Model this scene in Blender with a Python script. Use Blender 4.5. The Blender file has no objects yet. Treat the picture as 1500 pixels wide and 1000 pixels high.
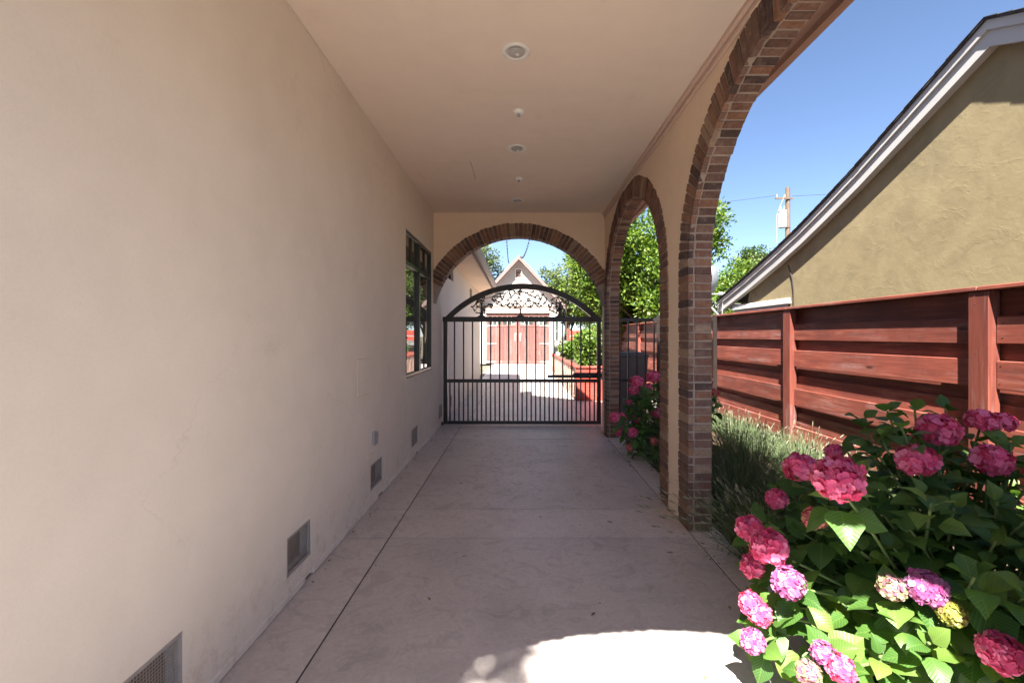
import bpy, math, random
import numpy as np
from mathutils import Vector, Matrix
random.seed(7)
R = math.radians
S = bpy.context.scene
COL = S.collection

# ------------------------------------------------------------------ camera, sky, sun, exposure
F_PX, VX, VY, HC = 667.0, 760.0, 492.0, 1.6            # focal length and vanishing point in 1500x1000 pixels, eye height
cam = bpy.data.cameras.new('camera')
cam.sensor_width = 36.0
cam.lens = 36.0 * F_PX / 1500.0
cam.shift_x = -(VX - 750.0) / 1500.0
cam.shift_y = (VY - 500.0) / 1500.0
cam.clip_start, cam.clip_end = 0.05, 3000.0
cam_o = bpy.data.objects.new('camera', cam)
COL.objects.link(cam_o)
cam_o.location = (0, 0, HC)
cam_o.rotation_euler = (R(90), 0, 0)
S.camera = cam_o

SUN_DIR = Vector((-0.24, -0.66, 1.0)).normalized()     # towards the sun
elev = math.asin(SUN_DIR.z)
azim = math.atan2(SUN_DIR.x, SUN_DIR.y)
w = bpy.data.worlds.new('World')
S.world = w
w.use_nodes = True
wn = w.node_tree.nodes
wl = w.node_tree.links
wn.clear()
sky = wn.new('ShaderNodeTexSky')
sky.sky_type = 'NISHITA'
sky.sun_disc = False
sky.sun_elevation = elev
sky.sun_rotation = azim
sky.altitude = 50
sky.air_density = 0.6
sky.dust_density = 0.4
sky.ozone_density = 1.3
bg = wn.new('ShaderNodeBackground')
bg.inputs['Strength'].default_value = 0.05
wo = wn.new('ShaderNodeOutputWorld')
wl.new(sky.outputs[0], bg.inputs['Color'])
wl.new(bg.outputs[0], wo.inputs['Surface'])
sun = bpy.data.lights.new('sun', 'SUN')
sun.energy = 5.0
sun.angle = R(0.53)
sun.color = (1.0, 0.965, 0.90)
sun_o = bpy.data.objects.new('sun', sun)
COL.objects.link(sun_o)
sun_o.rotation_euler = (-SUN_DIR).to_track_quat('-Z', 'Y').to_euler()
sun_o.location = (-6, -14, 22)
vs = S.view_settings
vs.view_transform = 'Standard'
vs.look = 'None'
vs.gamma = 1.0
vs.use_curve_mapping = False
vs.exposure = 2.7
S.render.engine = 'CYCLES'
S.cycles.max_bounces = 12
S.cycles.diffuse_bounces = 8
S.cycles.glossy_bounces = 4
S.cycles.transmission_bounces = 6
S.cycles.use_denoising = True

# ------------------------------------------------------------------ helpers
class MB:
    """collects shapes into one mesh"""
    def __init__(self):
        self.v = []
        self.f = []
        self.m = []
    def add(self, vs_, fs, mi=0):
        o = len(self.v)
        self.v += [tuple(p) for p in vs_]
        self.f += [tuple(i + o for i in f) for f in fs]
        self.m += [mi] * len(fs)
        return self
    def box(self, x0, x1, y0, y1, z0, z1, mi=0):
        return self.add([(x0, y0, z0), (x1, y0, z0), (x1, y1, z0), (x0, y1, z0),
                         (x0, y0, z1), (x1, y0, z1), (x1, y1, z1), (x0, y1, z1)],
                        [(3, 2, 1, 0), (4, 5, 6, 7), (0, 1, 5, 4), (1, 2, 6, 5), (2, 3, 7, 6), (3, 0, 4, 7)], mi)
    def cbox(self, x0, x1, y0, y1, z0, z1, c=0.004, mi=0):
        """box with chamfered edges"""
        vs_ = []
        idx = {}
        X, Y, Z = (x0, x1), (y0, y1), (z0, z1)
        for i in (0, 1):
            for j in (0, 1):
                for k in (0, 1):
                    sx, sy, sz = (1 - 2 * i), (1 - 2 * j), (1 - 2 * k)
                    for a in range(3):
                        p = [X[i] + sx * c, Y[j] + sy * c, Z[k] + sz * c]
                        p[a] = (X[i], Y[j], Z[k])[a]
                        idx[(i, j, k, a)] = len(vs_)
                        vs_.append(p)
        fs = []
        for a in range(3):
            for s in (0, 1):
                b, cc = (a + 1) % 3, (a + 2) % 3
                q = []
                for (u, v_) in ((0, 0), (1, 0), (1, 1), (0, 1)):
                    t = [0, 0, 0]
                    t[a] = s
                    t[b] = u
                    t[cc] = v_
                    q.append(idx[(t[0], t[1], t[2], a)])
                fs.append(tuple(q if s else q[::-1]))
        for a in range(3):
            b, cc = (a + 1) % 3, (a + 2) % 3
            for u in (0, 1):
                for v_ in (0, 1):
                    q = []
                    for (s, fa) in ((0, b), (1, b), (1, cc), (0, cc)):
                        t = [0, 0, 0]
                        t[a] = s
                        t[b] = u
                        t[cc] = v_
                        q.append(idx[(t[0], t[1], t[2], fa)])
                    fs.append(tuple(q if u != v_ else q[::-1]))
        for i in (0, 1):
            for j in (0, 1):
                for k in (0, 1):
                    q = [idx[(i, j, k, a)] for a in range(3)]
                    fs.append(tuple(q if (i + j + k) % 2 == 1 else q[::-1]))
        return self.add(vs_, fs, mi)
    def prism(self, poly, fn, a, b, mi=0):
        """poly of 2d points, fn(p, t) -> 3d, extruded from a to b"""
        n = len(poly)
        vs_ = [fn(p, a) for p in poly] + [fn(p, b) for p in poly]
        fs = [tuple(range(n))[::-1], tuple(range(n, 2 * n))]
        fs += [(i, (i + 1) % n, n + (i + 1) % n, n + i) for i in range(n)]
        return self.add(vs_, fs, mi)
    def bar(self, p, q, wdt, hgt, up=(0, 0, 1), mi=0):
        p, q = Vector(p), Vector(q)
        d = (q - p).normalized()
        u = Vector(up)
        s = d.cross(u)
        if s.length < 1e-5:
            s = d.cross(Vector((1, 0, 0)))
        s.normalize()
        u = s.cross(d)
        vs_ = []
        for e in (p, q):
            for (a, b) in ((-1, -1), (1, -1), (1, 1), (-1, 1)):
                vs_.append(e + s * a * wdt / 2 + u * b * hgt / 2)
        return self.add(vs_, [(0, 1, 2, 3), (7, 6, 5, 4), (0, 4, 5, 1), (1, 5, 6, 2), (2, 6, 7, 3), (3, 7, 4, 0)], mi)
    def tube(self, pts, r, n=6, mi=0, cap=True):
        pts = [Vector(p) for p in pts]
        rs = r if isinstance(r, (list, tuple)) else [r] * len(pts)
        vs_ = []
        ref = None
        for i, p in enumerate(pts):
            d = (pts[min(i + 1, len(pts) - 1)] - pts[max(i - 1, 0)])
            if d.length < 1e-9:
                d = Vector((0, 0, 1))
            d.normalize()
            if ref is None:
                ref = Vector((1, 0, 0)) if abs(d.x) < 0.9 else Vector((0, 1, 0))
            s = d.cross(ref)
            if s.length < 1e-6:
                s = d.cross(Vector((0, 1, 0.3)))
            s.normalize()
            u = s.cross(d)
            ref = -u if False else u.cross(s) * 0 + ref
            for k in range(n):
                a = 2 * math.pi * k / n
                vs_.append(p + (s * math.cos(a) + u * math.sin(a)) * rs[i])
        fs = []
        for i in range(len(pts) - 1):
            for k in range(n):
                fs.append((i * n + k, i * n + (k + 1) % n, (i + 1) * n + (k + 1) % n, (i + 1) * n + k))
        if cap:
            fs.append(tuple(range(n))[::-1])
            fs.append(tuple(range((len(pts) - 1) * n, len(pts) * n)))
        return self.add(vs_, fs, mi)
    def lathe(self, prof, c, n=20, axis='z', mi=0):
        vs_ = []
        c = Vector(c)
        for (r, h) in prof:
            for k in range(n):
                a = 2 * math.pi * k / n
                if axis == 'z':
                    vs_.append(c + Vector((r * math.cos(a), r * math.sin(a), h)))
                elif axis == 'x':
                    vs_.append(c + Vector((h, r * math.cos(a), r * math.sin(a))))
                else:
                    vs_.append(c + Vector((r * math.cos(a), h, r * math.sin(a))))
        fs = []
        for i in range(len(prof) - 1):
            for k in range(n):
                fs.append((i * n + k, i * n + (k + 1) % n, (i + 1) * n + (k + 1) % n, (i + 1) * n + k))
        fs.append(tuple(range(n)))
        fs.append(tuple(range((len(prof) - 1) * n, len(prof) * n)))
        return self.add(vs_, fs, mi)
    def mesh(self, name, mats, smooth=False):
        me = bpy.data.meshes.new(name)
        me.from_pydata(self.v, [], self.f)
        if not isinstance(mats, (list, tuple)):
            mats = [mats]
        for m in mats:
            me.materials.append(m)
        if len(mats) > 1:
            me.polygons.foreach_set('material_index', self.m)
        if smooth:
            me.polygons.foreach_set('use_smooth', [True] * len(me.polygons))
        me.update()
        return me

def link(name, me, parent=None, world=True):
    o = bpy.data.objects.new(name, me)
    COL.objects.link(o)
    if parent is not None:
        o.parent = parent
        if world:
            b = Vector((0, 0, 0))
            q = parent
            while q is not None:
                b += q.location
                q = q.parent
            o.location = -b
    return o

def part(name, mb, mat, parent=None, world=True, smooth=False):
    return link(name, mb.mesh(name, mat, smooth), parent, world)

def tag(o, label=None, cat=None, group=None, kind=None):
    if label:
        o['label'] = label
    if cat:
        o['category'] = cat
    if group:
        o['group'] = group
    if kind:
        o['kind'] = kind
    return o

def empty(name, loc, label, cat, group=None):
    o = bpy.data.objects.new(name, None)
    o.empty_display_size = 0.2
    COL.objects.link(o)
    o.location = loc
    return tag(o, label, cat, group)

def at(px, py, y):
    """a point on the line of sight through a pixel of the photograph, y metres in front"""
    return Vector(((px - VX) * y / F_PX, y, HC - (py - VY) * y / F_PX))

def bez(p0, p1, p2, n=5):
    p0, p1, p2 = Vector(p0), Vector(p1), Vector(p2)
    return [p0 * (1 - t) ** 2 + p1 * 2 * t * (1 - t) + p2 * t * t for t in [i / n for i in range(n + 1)]]

# ------------------------------------------------------------------ materials
MATS = {}
def base_mat(name, rough=0.8, spec=0.3, metal=0.0):
    m = bpy.data.materials.new(name)
    m.use_nodes = True
    nt = m.node_tree
    b = nt.nodes['Principled BSDF']
    b.inputs['Roughness'].default_value = rough
    b.inputs['Specular IOR Level'].default_value = spec
    b.inputs['Metallic'].default_value = metal
    MATS[name] = m
    return m, nt, b

def N(nt, t, **kw):
    n = nt.nodes.new(t)
    for k, v in kw.items():
        if k in n.inputs:
            n.inputs[k].default_value = v
        else:
            setattr(n, k, v)
    return n

def coord(nt, scale=(1, 1, 1), geo=False):
    mp = N(nt, 'ShaderNodeMapping')
    mp.inputs['Scale'].default_value = scale
    if geo:
        g = N(nt, 'ShaderNodeNewGeometry')
        nt.links.new(g.outputs['Position'], mp.inputs['Vector'])
    else:
        tc = N(nt, 'ShaderNodeTexCoord')
        nt.links.new(tc.outputs['Object'], mp.inputs['Vector'])
    return mp.outputs[0]

def noise(nt, vec, scale, detail=4, rough=0.55, dist=0.0):
    n = N(nt, 'ShaderNodeTexNoise', Scale=scale, Detail=detail, Roughness=rough, Distortion=dist)
    nt.links.new(vec, n.inputs['Vector'])
    return n.outputs['Fac']

def ramp(nt, fac, stops, interp='LINEAR'):
    r = N(nt, 'ShaderNodeValToRGB')
    r.color_ramp.interpolation = interp
    el = r.color_ramp.elements
    while len(el) < len(stops):
        el.new(0.5)
    for e, (p, c) in zip(el, stops):
        e.position = p
        e.color = (c, c, c, 1) if isinstance(c, (int, float)) else (*c, 1)
    nt.links.new(fac, r.inputs['Fac'])
    return r.outputs['Color']

def mixc(nt, a, b, fac, mode='MIX'):
    m = N(nt, 'ShaderNodeMix', data_type='RGBA', blend_type=mode)
    for sock, val in ((m.inputs[0], fac), (m.inputs[6], a), (m.inputs[7], b)):
        if hasattr(val, 'links') or hasattr(val, 'is_linked'):
            nt.links.new(val, sock)
        elif isinstance(val, (int, float)):
            sock.default_value = val
        else:
            sock.default_value = (*val, 1)
    return m.outputs[2]

def bump(nt, b, h, strength=0.3, dist=0.01):
    bp = N(nt, 'ShaderNodeBump', Strength=strength, Distance=dist)
    nt.links.new(h, bp.inputs['Height'])
    nt.links.new(bp.outputs[0], b.inputs['Normal'])
    return bp

def addv(nt, a, b, wa=1.0, wb=1.0):
    m1 = N(nt, 'ShaderNodeMath', operation='MULTIPLY')
    nt.links.new(a, m1.inputs[0])
    m1.inputs[1].default_value = wa
    m2 = N(nt, 'ShaderNodeMath', operation='MULTIPLY_ADD')
    nt.links.new(b, m2.inputs[0])
    m2.inputs[1].default_value = wb
    nt.links.new(m1.outputs[0], m2.inputs[2])
    return m2.outputs[0]

def plain(name, col, rough=0.6, spec=0.3, metal=0.0, var=0.15, scale=6.0, bmp=0.0, bscale=60.0):
    m, nt, b = base_mat(name, rough, spec, metal)
    v = coord(nt, geo=True)
    n1 = noise(nt, v, scale, 4)
    c = ramp(nt, n1, [(0.25, tuple(x * (1 - var) for x in col)), (0.75, tuple(min(1, x * (1 + var)) for x in col))])
    nt.links.new(c, b.inputs['Base Color'])
    if bmp:
        bump(nt, b, noise(nt, v, bscale, 3), bmp, 0.004)
    return m

def stucco(name, col, trowel=0.4, fine=0.25, stain=0.06, tscale=2.6, marks=0.0):
    m, nt, b = base_mat(name, 0.88, 0.2)
    v = coord(nt, geo=True)
    big = noise(nt, v, 0.7, 3)
    mid = noise(nt, v, 5.0, 5, 0.6)
    c = ramp(nt, big, [(0.25, tuple(x * (1 - stain) for x in col)), (0.75, tuple(x * (1 + stain) for x in col))])
    c2 = ramp(nt, mid, [(0.3, 0.95), (0.7, 1.0)])
    c = mixc(nt, c, c2, 1.0, 'MULTIPLY')
    st = noise(nt, v, 1.6, 6, 0.72, 0.5)
    c = mixc(nt, c, tuple(x * y for x, y in zip(col, (0.74, 0.70, 0.66))), ramp(nt, st, [(0.60, 0.0), (0.72, 0.35)]))
    dv_ = N(nt, 'ShaderNodeVectorMath', operation='MULTIPLY_ADD')
    nz = N(nt, 'ShaderNodeTexNoise', Scale=2.5, Detail=5, Roughness=0.65)
    nt.links.new(v, nz.inputs['Vector'])
    nt.links.new(nz.outputs['Color'], dv_.inputs[0])
    dv_.inputs[1].default_value = (0.5, 0.5, 0.5)
    nt.links.new(v, dv_.inputs[2])
    vc = N(nt, 'ShaderNodeTexVoronoi', Scale=0.55, feature='DISTANCE_TO_EDGE')
    nt.links.new(dv_.outputs[0], vc.inputs['Vector'])
    crack = mixc(nt, ramp(nt, vc.outputs['Distance'], [(0.0, 1.0), (0.0035, 0.0)]), ramp(nt, big, [(0.5, 0.0), (0.62, 0.30 * marks)]), 1.0, 'MULTIPLY')
    c = mixc(nt, c, tuple(x * 0.55 for x in col), crack)
    spz = N(nt, 'ShaderNodeSeparateXYZ')
    nt.links.new(v, spz.inputs[0])
    low = ramp(nt, spz.outputs[2], [(0.02, 1.0), (0.45, 0.0)])
    sd = noise(nt, v, 11.0, 6, 0.75, 0.3)
    c = mixc(nt, c, tuple(x * y for x, y in zip(col, (0.60, 0.53, 0.46))), mixc(nt, ramp(nt, sd, [(0.50, 0.0), (0.66, 0.6 * marks)]), low, 1.0, 'MULTIPLY'))
    sg = noise(nt, v, 150.0, 2, 0.5)
    c = mixc(nt, c, ramp(nt, sg, [(0.3, 0.965), (0.6, 1.01)]), 0.8, 'MULTIPLY')
    nt.links.new(c, b.inputs['Base Color'])
    tr = noise(nt, v, tscale, 3, 0.5, 1.6)
    fi = noise(nt, v, 70.0, 3, 0.6)
    h = addv(nt, tr, fi, trowel, fine * 0.12)
    bump(nt, b, h, 0.5, 0.03)
    return m

M_WALL = stucco('cream_plaster', (0.72, 0.66, 0.585), 0.16, 0.2, 0.07, 2.6, 1.0)  # cream-peach paint shared with ceiling and arcade, cooled in colour for skylight
M_CEIL = stucco('bounce_tinted_paint', (0.78, 0.66, 0.555), 0.06, 0.12, 0.03)  # same paint as the walls, warm bounced light mixed into the colour
M_ARCADE = stucco('bounce_tinted_plaster', (0.78, 0.625, 0.475), 0.10, 0.2, 0.04)  # wall paint again, tinted more strongly with warm bounced light
M_NEIGH = None

def neighbour_mat():
    m, nt, b = base_mat('ochre_trowelled_stucco', 0.85, 0.2)
    v = coord(nt, geo=True)
    big = noise(nt, v, 0.8, 3)
    c = ramp(nt, big, [(0.25, (0.218, 0.172, 0.096)), (0.75, (0.255, 0.205, 0.116))])
    nt.links.new(c, b.inputs['Base Color'])
    v2 = coord(nt, (1, 1, 1.6), geo=True)
    t1 = noise(nt, v2, 1.9, 4, 0.55, 2.4)
    ridge = ramp(nt, t1, [(0.50, 0.0), (0.60, 0.35), (0.635, 1.0), (0.65, 0.3), (0.75, 0.2)])
    t2 = noise(nt, v, 9.0, 4, 0.6, 0.8)
    h = addv(nt, ridge, t2, 0.10, 0.26)
    bump(nt, b, h, 0.32, 0.025)
    pt = noise(nt, v, 2.3, 5, 0.65, 0.8)
    c = mixc(nt, c, ramp(nt, pt, [(0.3, 0.82), (0.5, 1.0), (0.72, 1.12)]), 1.0, 'MULTIPLY')
    nt.links.new(c, b.inputs['Base Color'])
    return m
M_NEIGH = neighbour_mat()

def concrete_mat(name, c0, c1, bmp=0.25):
    m, nt, b = base_mat(name, 0.62, 0.35)
    v = coord(nt, geo=True)
    big = noise(nt, v, 0.9, 4, 0.6, 0.6)
    sw = noise(nt, v, 5.5, 7, 0.68, 1.9)                 # trowel swirls
    c = ramp(nt, big, [(0.3, c0), (0.7, c1)])
    s2 = ramp(nt, sw, [(0.36, 0.82), (0.47, 1.0), (0.52, 1.12), (0.56, 0.98), (0.66, 1.05)])
    c = mixc(nt, c, s2, 0.65, 'MULTIPLY')
    lf = noise(nt, v, 2.1, 5, 0.7, 0.4)
    c = mixc(nt, c, ramp(nt, lf, [(0.34, 0.84), (0.5, 1.0), (0.7, 1.05)]), 0.7, 'MULTIPLY')
    sp = noise(nt, v, 38.0, 3, 0.7)
    c = mixc(nt, c, ramp(nt, sp, [(0.3, 0.88), (0.6, 1.03)]), 0.7, 'MULTIPLY')
    # a few dark drips and spots
    vo = N(nt, 'ShaderNodeTexVoronoi', Scale=2.4)
    nt.links.new(v, vo.inputs['Vector'])
    c = mixc(nt, c, ramp(nt, vo.outputs['Distance'], [(0.0, 0.45), (0.018, 0.6), (0.03, 1.0)]), 0.6, 'MULTIPLY')
    nt.links.new(c, b.inputs['Base Color'])
    rr = ramp(nt, sw, [(0.4, 0.58), (0.52, 0.32), (0.6, 0.52)])
    nt.links.new(rr, b.inputs['Roughness'])
    h = addv(nt, sw, sp, 0.8, 0.25)
    bump(nt, b, h, bmp, 0.006)
    return m
M_CONC = concrete_mat('trowelled_pink_concrete', (0.46, 0.405, 0.372), (0.535, 0.475, 0.44), 0.34)
M_CONC2 = concrete_mat('smooth_pink_concrete', (0.52, 0.455, 0.415), (0.58, 0.51, 0.465), 0.10)
M_DARKFRONT = concrete_mat('bounce_cutting_dark_paving', (0.085, 0.08, 0.075), (0.12, 0.112, 0.105), 0.25)  # for unseen front slabs, darkened to cut light bounced into the carport
M_JOINT = plain('dark_joint_filler', (0.16, 0.12, 0.10), 0.9)
M_SOIL = plain('brown_bed_soil', (0.075, 0.052, 0.035), 0.95, 0.1, 0, 0.45, 9.0, 0.7, 22.0)

def brick_mat():
    m, nt, b = base_mat('weathered_clay_brick', 0.85, 0.25)
    oi = N(nt, 'ShaderNodeObjectInfo')
    c = ramp(nt, oi.outputs['Random'], [
        (0.0, (0.070, 0.046, 0.042)), (0.10, (0.115, 0.066, 0.053)), (0.26, (0.155, 0.082, 0.060)),
        (0.42, (0.130, 0.078, 0.063)), (0.56, (0.195, 0.098, 0.064)), (0.70, (0.165, 0.098, 0.075)),
        (0.82, (0.225, 0.125, 0.082)), (0.91, (0.25, 0.175, 0.125)), (0.96, (0.18, 0.11, 0.085))], 'CONSTANT')
    v = coord(nt, geo=True)
    n1 = noise(nt, v, 14.0, 5, 0.65)
    n2 = noise(nt, v, 60.0, 4, 0.7)
    c = mixc(nt, c, (0.30, 0.22, 0.17), ramp(nt, n1, [(0.5, 0.0), (0.78, 0.55)]))
    c = mixc(nt, c, (0.03, 0.022, 0.02), ramp(nt, n1, [(0.22, 0.7), (0.42, 0.0)]))
    c = mixc(nt, c, ramp(nt, n2, [(0.3, 0.85), (0.7, 1.4)]), 1.0, 'MULTIPLY')
    nt.links.new(c, b.inputs['Base Color'])
    bump(nt, b, addv(nt, n2, n1, 0.6, 0.8), 0.6, 0.006)
    return m
M_BRICK = brick_mat()
M_MORTAR = plain('sandy_mortar', (0.32, 0.26, 0.215), 0.95, 0.1, 0, 0.18, 12.0, 0.5, 90.0)

def wood_mat(name, c0, c1, c2, along='y', rough=0.55, gloss=0.35):
    m, nt, b = base_mat(name, rough, gloss)
    sc = {'y': (14, 0.9, 14), 'z': (14, 14, 0.9), 'x': (0.9, 14, 14)}[along]
    tc = N(nt, 'ShaderNodeNewGeometry')
    oi = N(nt, 'ShaderNodeObjectInfo')
    off = N(nt, 'ShaderNodeVectorMath', operation='MULTIPLY_ADD')
    nt.links.new(oi.outputs['Random'], off.inputs[0])
    off.inputs[1].default_value = (37, 53, 71)
    nt.links.new(tc.outputs['Position'], off.inputs[2])
    mp = N(nt, 'ShaderNodeMapping')
    mp.inputs['Scale'].default_value = sc
    nt.links.new(off.outputs[0], mp.inputs['Vector'])
    g = noise(nt, mp.outputs[0], 1.6, 6, 0.62, 0.8)
    c = ramp(nt, g, [(0.28, c0), (0.5, c1), (0.75, c2)])
    bl = noise(nt, off.outputs[0], 1.3, 4, 0.6)
    c = mixc(nt, c, c0, ramp(nt, bl, [(0.48, 0.0), (0.7, 0.7)]))
    w1 = noise(nt, mp.outputs[0], 0.8, 5, 0.7, 1.2)
    w2 = noise(nt, off.outputs[0], 2.1, 4, 0.65)
    wear = mixc(nt, ramp(nt, w1, [(0.5, 0.0), (0.72, 1.0)]), ramp(nt, w2, [(0.42, 0.0), (0.66, 1.0)]), 1.0, 'MULTIPLY')
    c = mixc(nt, c, tuple(0.6 * x + 0.13 for x in c2), wear)
    kn = N(nt, 'ShaderNodeTexVoronoi', Scale=1.0)
    mk = N(nt, 'ShaderNodeMapping')
    mk.inputs['Scale'].default_value = {'y': (5, 1.6, 5), 'z': (5, 5, 1.6), 'x': (1.6, 5, 5)}[along]
    nt.links.new(off.outputs[0], mk.inputs['Vector'])
    nt.links.new(mk.outputs[0], kn.inputs['Vector'])
    c = mixc(nt, c, tuple(0.35 * x for x in c0), ramp(nt, kn.outputs['Distance'], [(0.05, 0.85), (0.11, 0.0)]))
    rv = ramp(nt, oi.outputs['Random'], [(0.0, 0.78), (1.0, 1.2)])
    c = mixc(nt, c, rv, 1.0, 'MULTIPLY')
    nt.links.new(c, b.inputs['Base Color'])
    bump(nt, b, g, 0.35, 0.004)
    return m
M_RED = wood_mat('redwood_stain', (0.105, 0.032, 0.024), (0.195, 0.049, 0.032), (0.285, 0.095, 0.064))
M_REDZ = wood_mat('redwood_stain_post', (0.11, 0.031, 0.023), (0.175, 0.044, 0.029), (0.235, 0.074, 0.05), 'z')
M_REDX = wood_mat('planter_red_paint', (0.30, 0.045, 0.03), (0.42, 0.06, 0.04), (0.46, 0.09, 0.06), 'x')
M_POLE = wood_mat('weathered_pole_timber', (0.07, 0.048, 0.035), (0.11, 0.078, 0.055), (0.15, 0.11, 0.08), 'z', 0.85, 0.2)
M_DOOR = wood_mat('dusty_red_door_paint', (0.135, 0.060, 0.052), (0.165, 0.073, 0.062), (0.19, 0.09, 0.076), 'z', 0.6, 0.3)
M_IRON = plain('black_brown_iron', (0.028, 0.021, 0.019), 0.38, 0.5, 0.25, 0.2, 8.0)
M_WHITE = plain('white_paint', (0.62, 0.59, 0.55), 0.55, 0.3, 0, 0.05)
M_TRIMG = plain('pale_grey_trim_paint', (0.40, 0.385, 0.37), 0.6, 0.3, 0, 0.06, 3.0)
M_SIDING = plain('white_siding', (0.42, 0.375, 0.335), 0.65, 0.3, 0, 0.05)
M_PINK = plain('pink_beige_trim', (0.36, 0.235, 0.195), 0.65, 0.3, 0, 0.08)
M_RAKE = plain('mauve_rake_paint', (0.185, 0.125, 0.115), 0.65, 0.3, 0, 0.08)
M_TRIMC = plain('mauve_moulding_paint', (0.60, 0.44, 0.355), 0.6, 0.3, 0, 0.03)
M_EAVE = plain('brown_eave_paint', (0.30, 0.185, 0.145), 0.6, 0.3, 0, 0.15, 4.0)
M_SHINGLE = plain('dark_asphalt_shingle', (0.055, 0.052, 0.055), 0.92, 0.15, 0, 0.4, 14.0, 0.6, 50.0)
M_ROOFG = plain('grey_roof_shingle', (0.20, 0.17, 0.155), 0.9, 0.2, 0, 0.25, 10.0, 0.5, 40.0)
M_GUTTER = plain('grey_gutter_metal', (0.24, 0.21, 0.20), 0.45, 0.4, 0.0, 0.08)
M_FRAME = plain('dark_bronze_frame', (0.022, 0.022, 0.018), 0.35, 0.5, 0.0, 0.2)
M_PLASTIC = plain('grey_bin_plastic', (0.115, 0.098, 0.092), 0.5, 0.4, 0, 0.15)
M_BLACK = plain('black_plastic', (0.02, 0.02, 0.022), 0.45, 0.4, 0, 0.2)
M_GREY = plain('galvanised_grey', (0.40, 0.40, 0.42), 0.4, 0.5, 0.4, 0.15)
M_DISH = plain('grey_dish_enamel', (0.20, 0.205, 0.215), 0.45, 0.4, 0.0, 0.1)
M_TRANSF = plain('pale_transformer_paint', (0.40, 0.41, 0.42), 0.45, 0.4, 0.0, 0.08)
M_MESHV = plain('vent_mesh_backing', (0.15, 0.115, 0.085), 0.8, 0.3, 0.0, 0.4, 14.0)
M_GALV = plain('vent_frame_zinc', (0.34, 0.31, 0.29), 0.5, 0.4, 0.2, 0.15, 20.0)
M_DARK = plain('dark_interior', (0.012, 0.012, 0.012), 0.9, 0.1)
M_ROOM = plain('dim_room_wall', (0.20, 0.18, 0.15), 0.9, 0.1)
M_GLOSSW = plain('gloss_white_cover', (0.86, 0.85, 0.82), 0.35, 0.4, 0, 0.02)
M_BULB = plain('frosted_lens', (0.75, 0.73, 0.68), 0.3, 0.4, 0, 0.03)
M_WIRE = plain('dull_cable_jacket', (0.05, 0.047, 0.045), 1.0, 0.0)
M_BARK = plain('tree_bark', (0.13, 0.095, 0.07), 0.95, 0.1, 0, 0.35, 9.0, 0.8, 30.0)
M_STEM = plain('green_stem', (0.11, 0.16, 0.05), 0.6, 0.3, 0, 0.25, 20.0)

def glass_mat():
    m, nt, b = base_mat('window_glass', 0.015, 0.5)
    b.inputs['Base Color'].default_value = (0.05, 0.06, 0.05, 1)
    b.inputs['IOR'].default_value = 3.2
    v = coord(nt, geo=True)
    bump(nt, b, noise(nt, v, 1.2, 2), 0.02, 0.02)
    return m
M_GLASS = glass_mat()

def leaf_mat(name, dark, mid, light, trans=0.3, rough=0.45, veins=False, gloss=0.35, island=True):
    m, nt, b = base_mat(name, rough, gloss)
    if island:
        g = N(nt, 'ShaderNodeNewGeometry')
        rnd = g.outputs['Random Per Island']
    else:
        oi = N(nt, 'ShaderNodeObjectInfo')
        rnd = oi.outputs['Random']
    c = ramp(nt, rnd, [(0.05, dark), (0.5, mid), (0.95, light)])
    if veins:
        tc = N(nt, 'ShaderNodeTexCoord')
        sp = N(nt, 'ShaderNodeSeparateXYZ')
        nt.links.new(tc.outputs['UV'], sp.inputs[0])
        # u = across (0..1, .5 = midrib), v = along
        a1 = N(nt, 'ShaderNodeMath', operation='SUBTRACT')
        nt.links.new(sp.outputs[0], a1.inputs[0])
        a1.inputs[1].default_value = 0.5
        ab = N(nt, 'ShaderNodeMath', operation='ABSOLUTE')
        nt.links.new(a1.outputs[0], ab.inputs[0])
        k = N(nt, 'ShaderNodeMath', operation='MULTIPLY_ADD')
        nt.links.new(ab.outputs[0], k.inputs[0])
        k.inputs[1].default_value = -0.75
        nt.links.new(sp.outputs[1], k.inputs[2])
        fr = N(nt, 'ShaderNodeMath', operation='MULTIPLY')
        nt.links.new(k.outputs[0], fr.inputs[0])
        fr.inputs[1].default_value = 9.0
        f2 = N(nt, 'ShaderNodeMath', operation='FRACT')
        nt.links.new(fr.outputs[0], f2.inputs[0])
        pp = N(nt, 'ShaderNodeMath', operation='PINGPONG')
        nt.links.new(fr.outputs[0], pp.inputs[0])
        pp.inputs[1].default_value = 0.5
        vein = ramp(nt, pp.outputs[0], [(0.0, 1.0), (0.10, 0.35), (0.2, 0.0)])
        rib = ramp(nt, ab.outputs[0], [(0.0, 1.0), (0.03, 0.0)])
        vv = mixc(nt, vein, (1, 1, 1), rib)
        c = mixc(nt, c, tuple(min(1, x * 1.9 + 0.02) for x in light), mixc(nt, (0, 0, 0), vv, 0.24))
        bump(nt, b, ramp(nt, pp.outputs[0], [(0.0, 0.0), (0.5, 1.0)]), 0.16, 0.004)
    nt.links.new(c, b.inputs['Base Color'])
    tr = N(nt, 'ShaderNodeBsdfTranslucent')
    c2 = mixc(nt, c, (1.0, 1.15, 0.45), 1.0, 'MULTIPLY')
    nt.links.new(c2, tr.inputs['Color'])
    mx = N(nt, 'ShaderNodeMixShader')
    mx.inputs[0].default_value = trans
    out = nt.nodes['Material Output']
    nt.links.new(b.outputs[0], mx.inputs[1])
    nt.links.new(tr.outputs[0], mx.inputs[2])
    nt.links.new(mx.outputs[0], out.inputs['Surface'])
    return m
M_HLEAF = leaf_mat('hydrangea_leaf', (0.036, 0.092, 0.018), (0.068, 0.145, 0.027), (0.125, 0.195, 0.036), 0.34, 0.45, True, 0.4, False)
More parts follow.
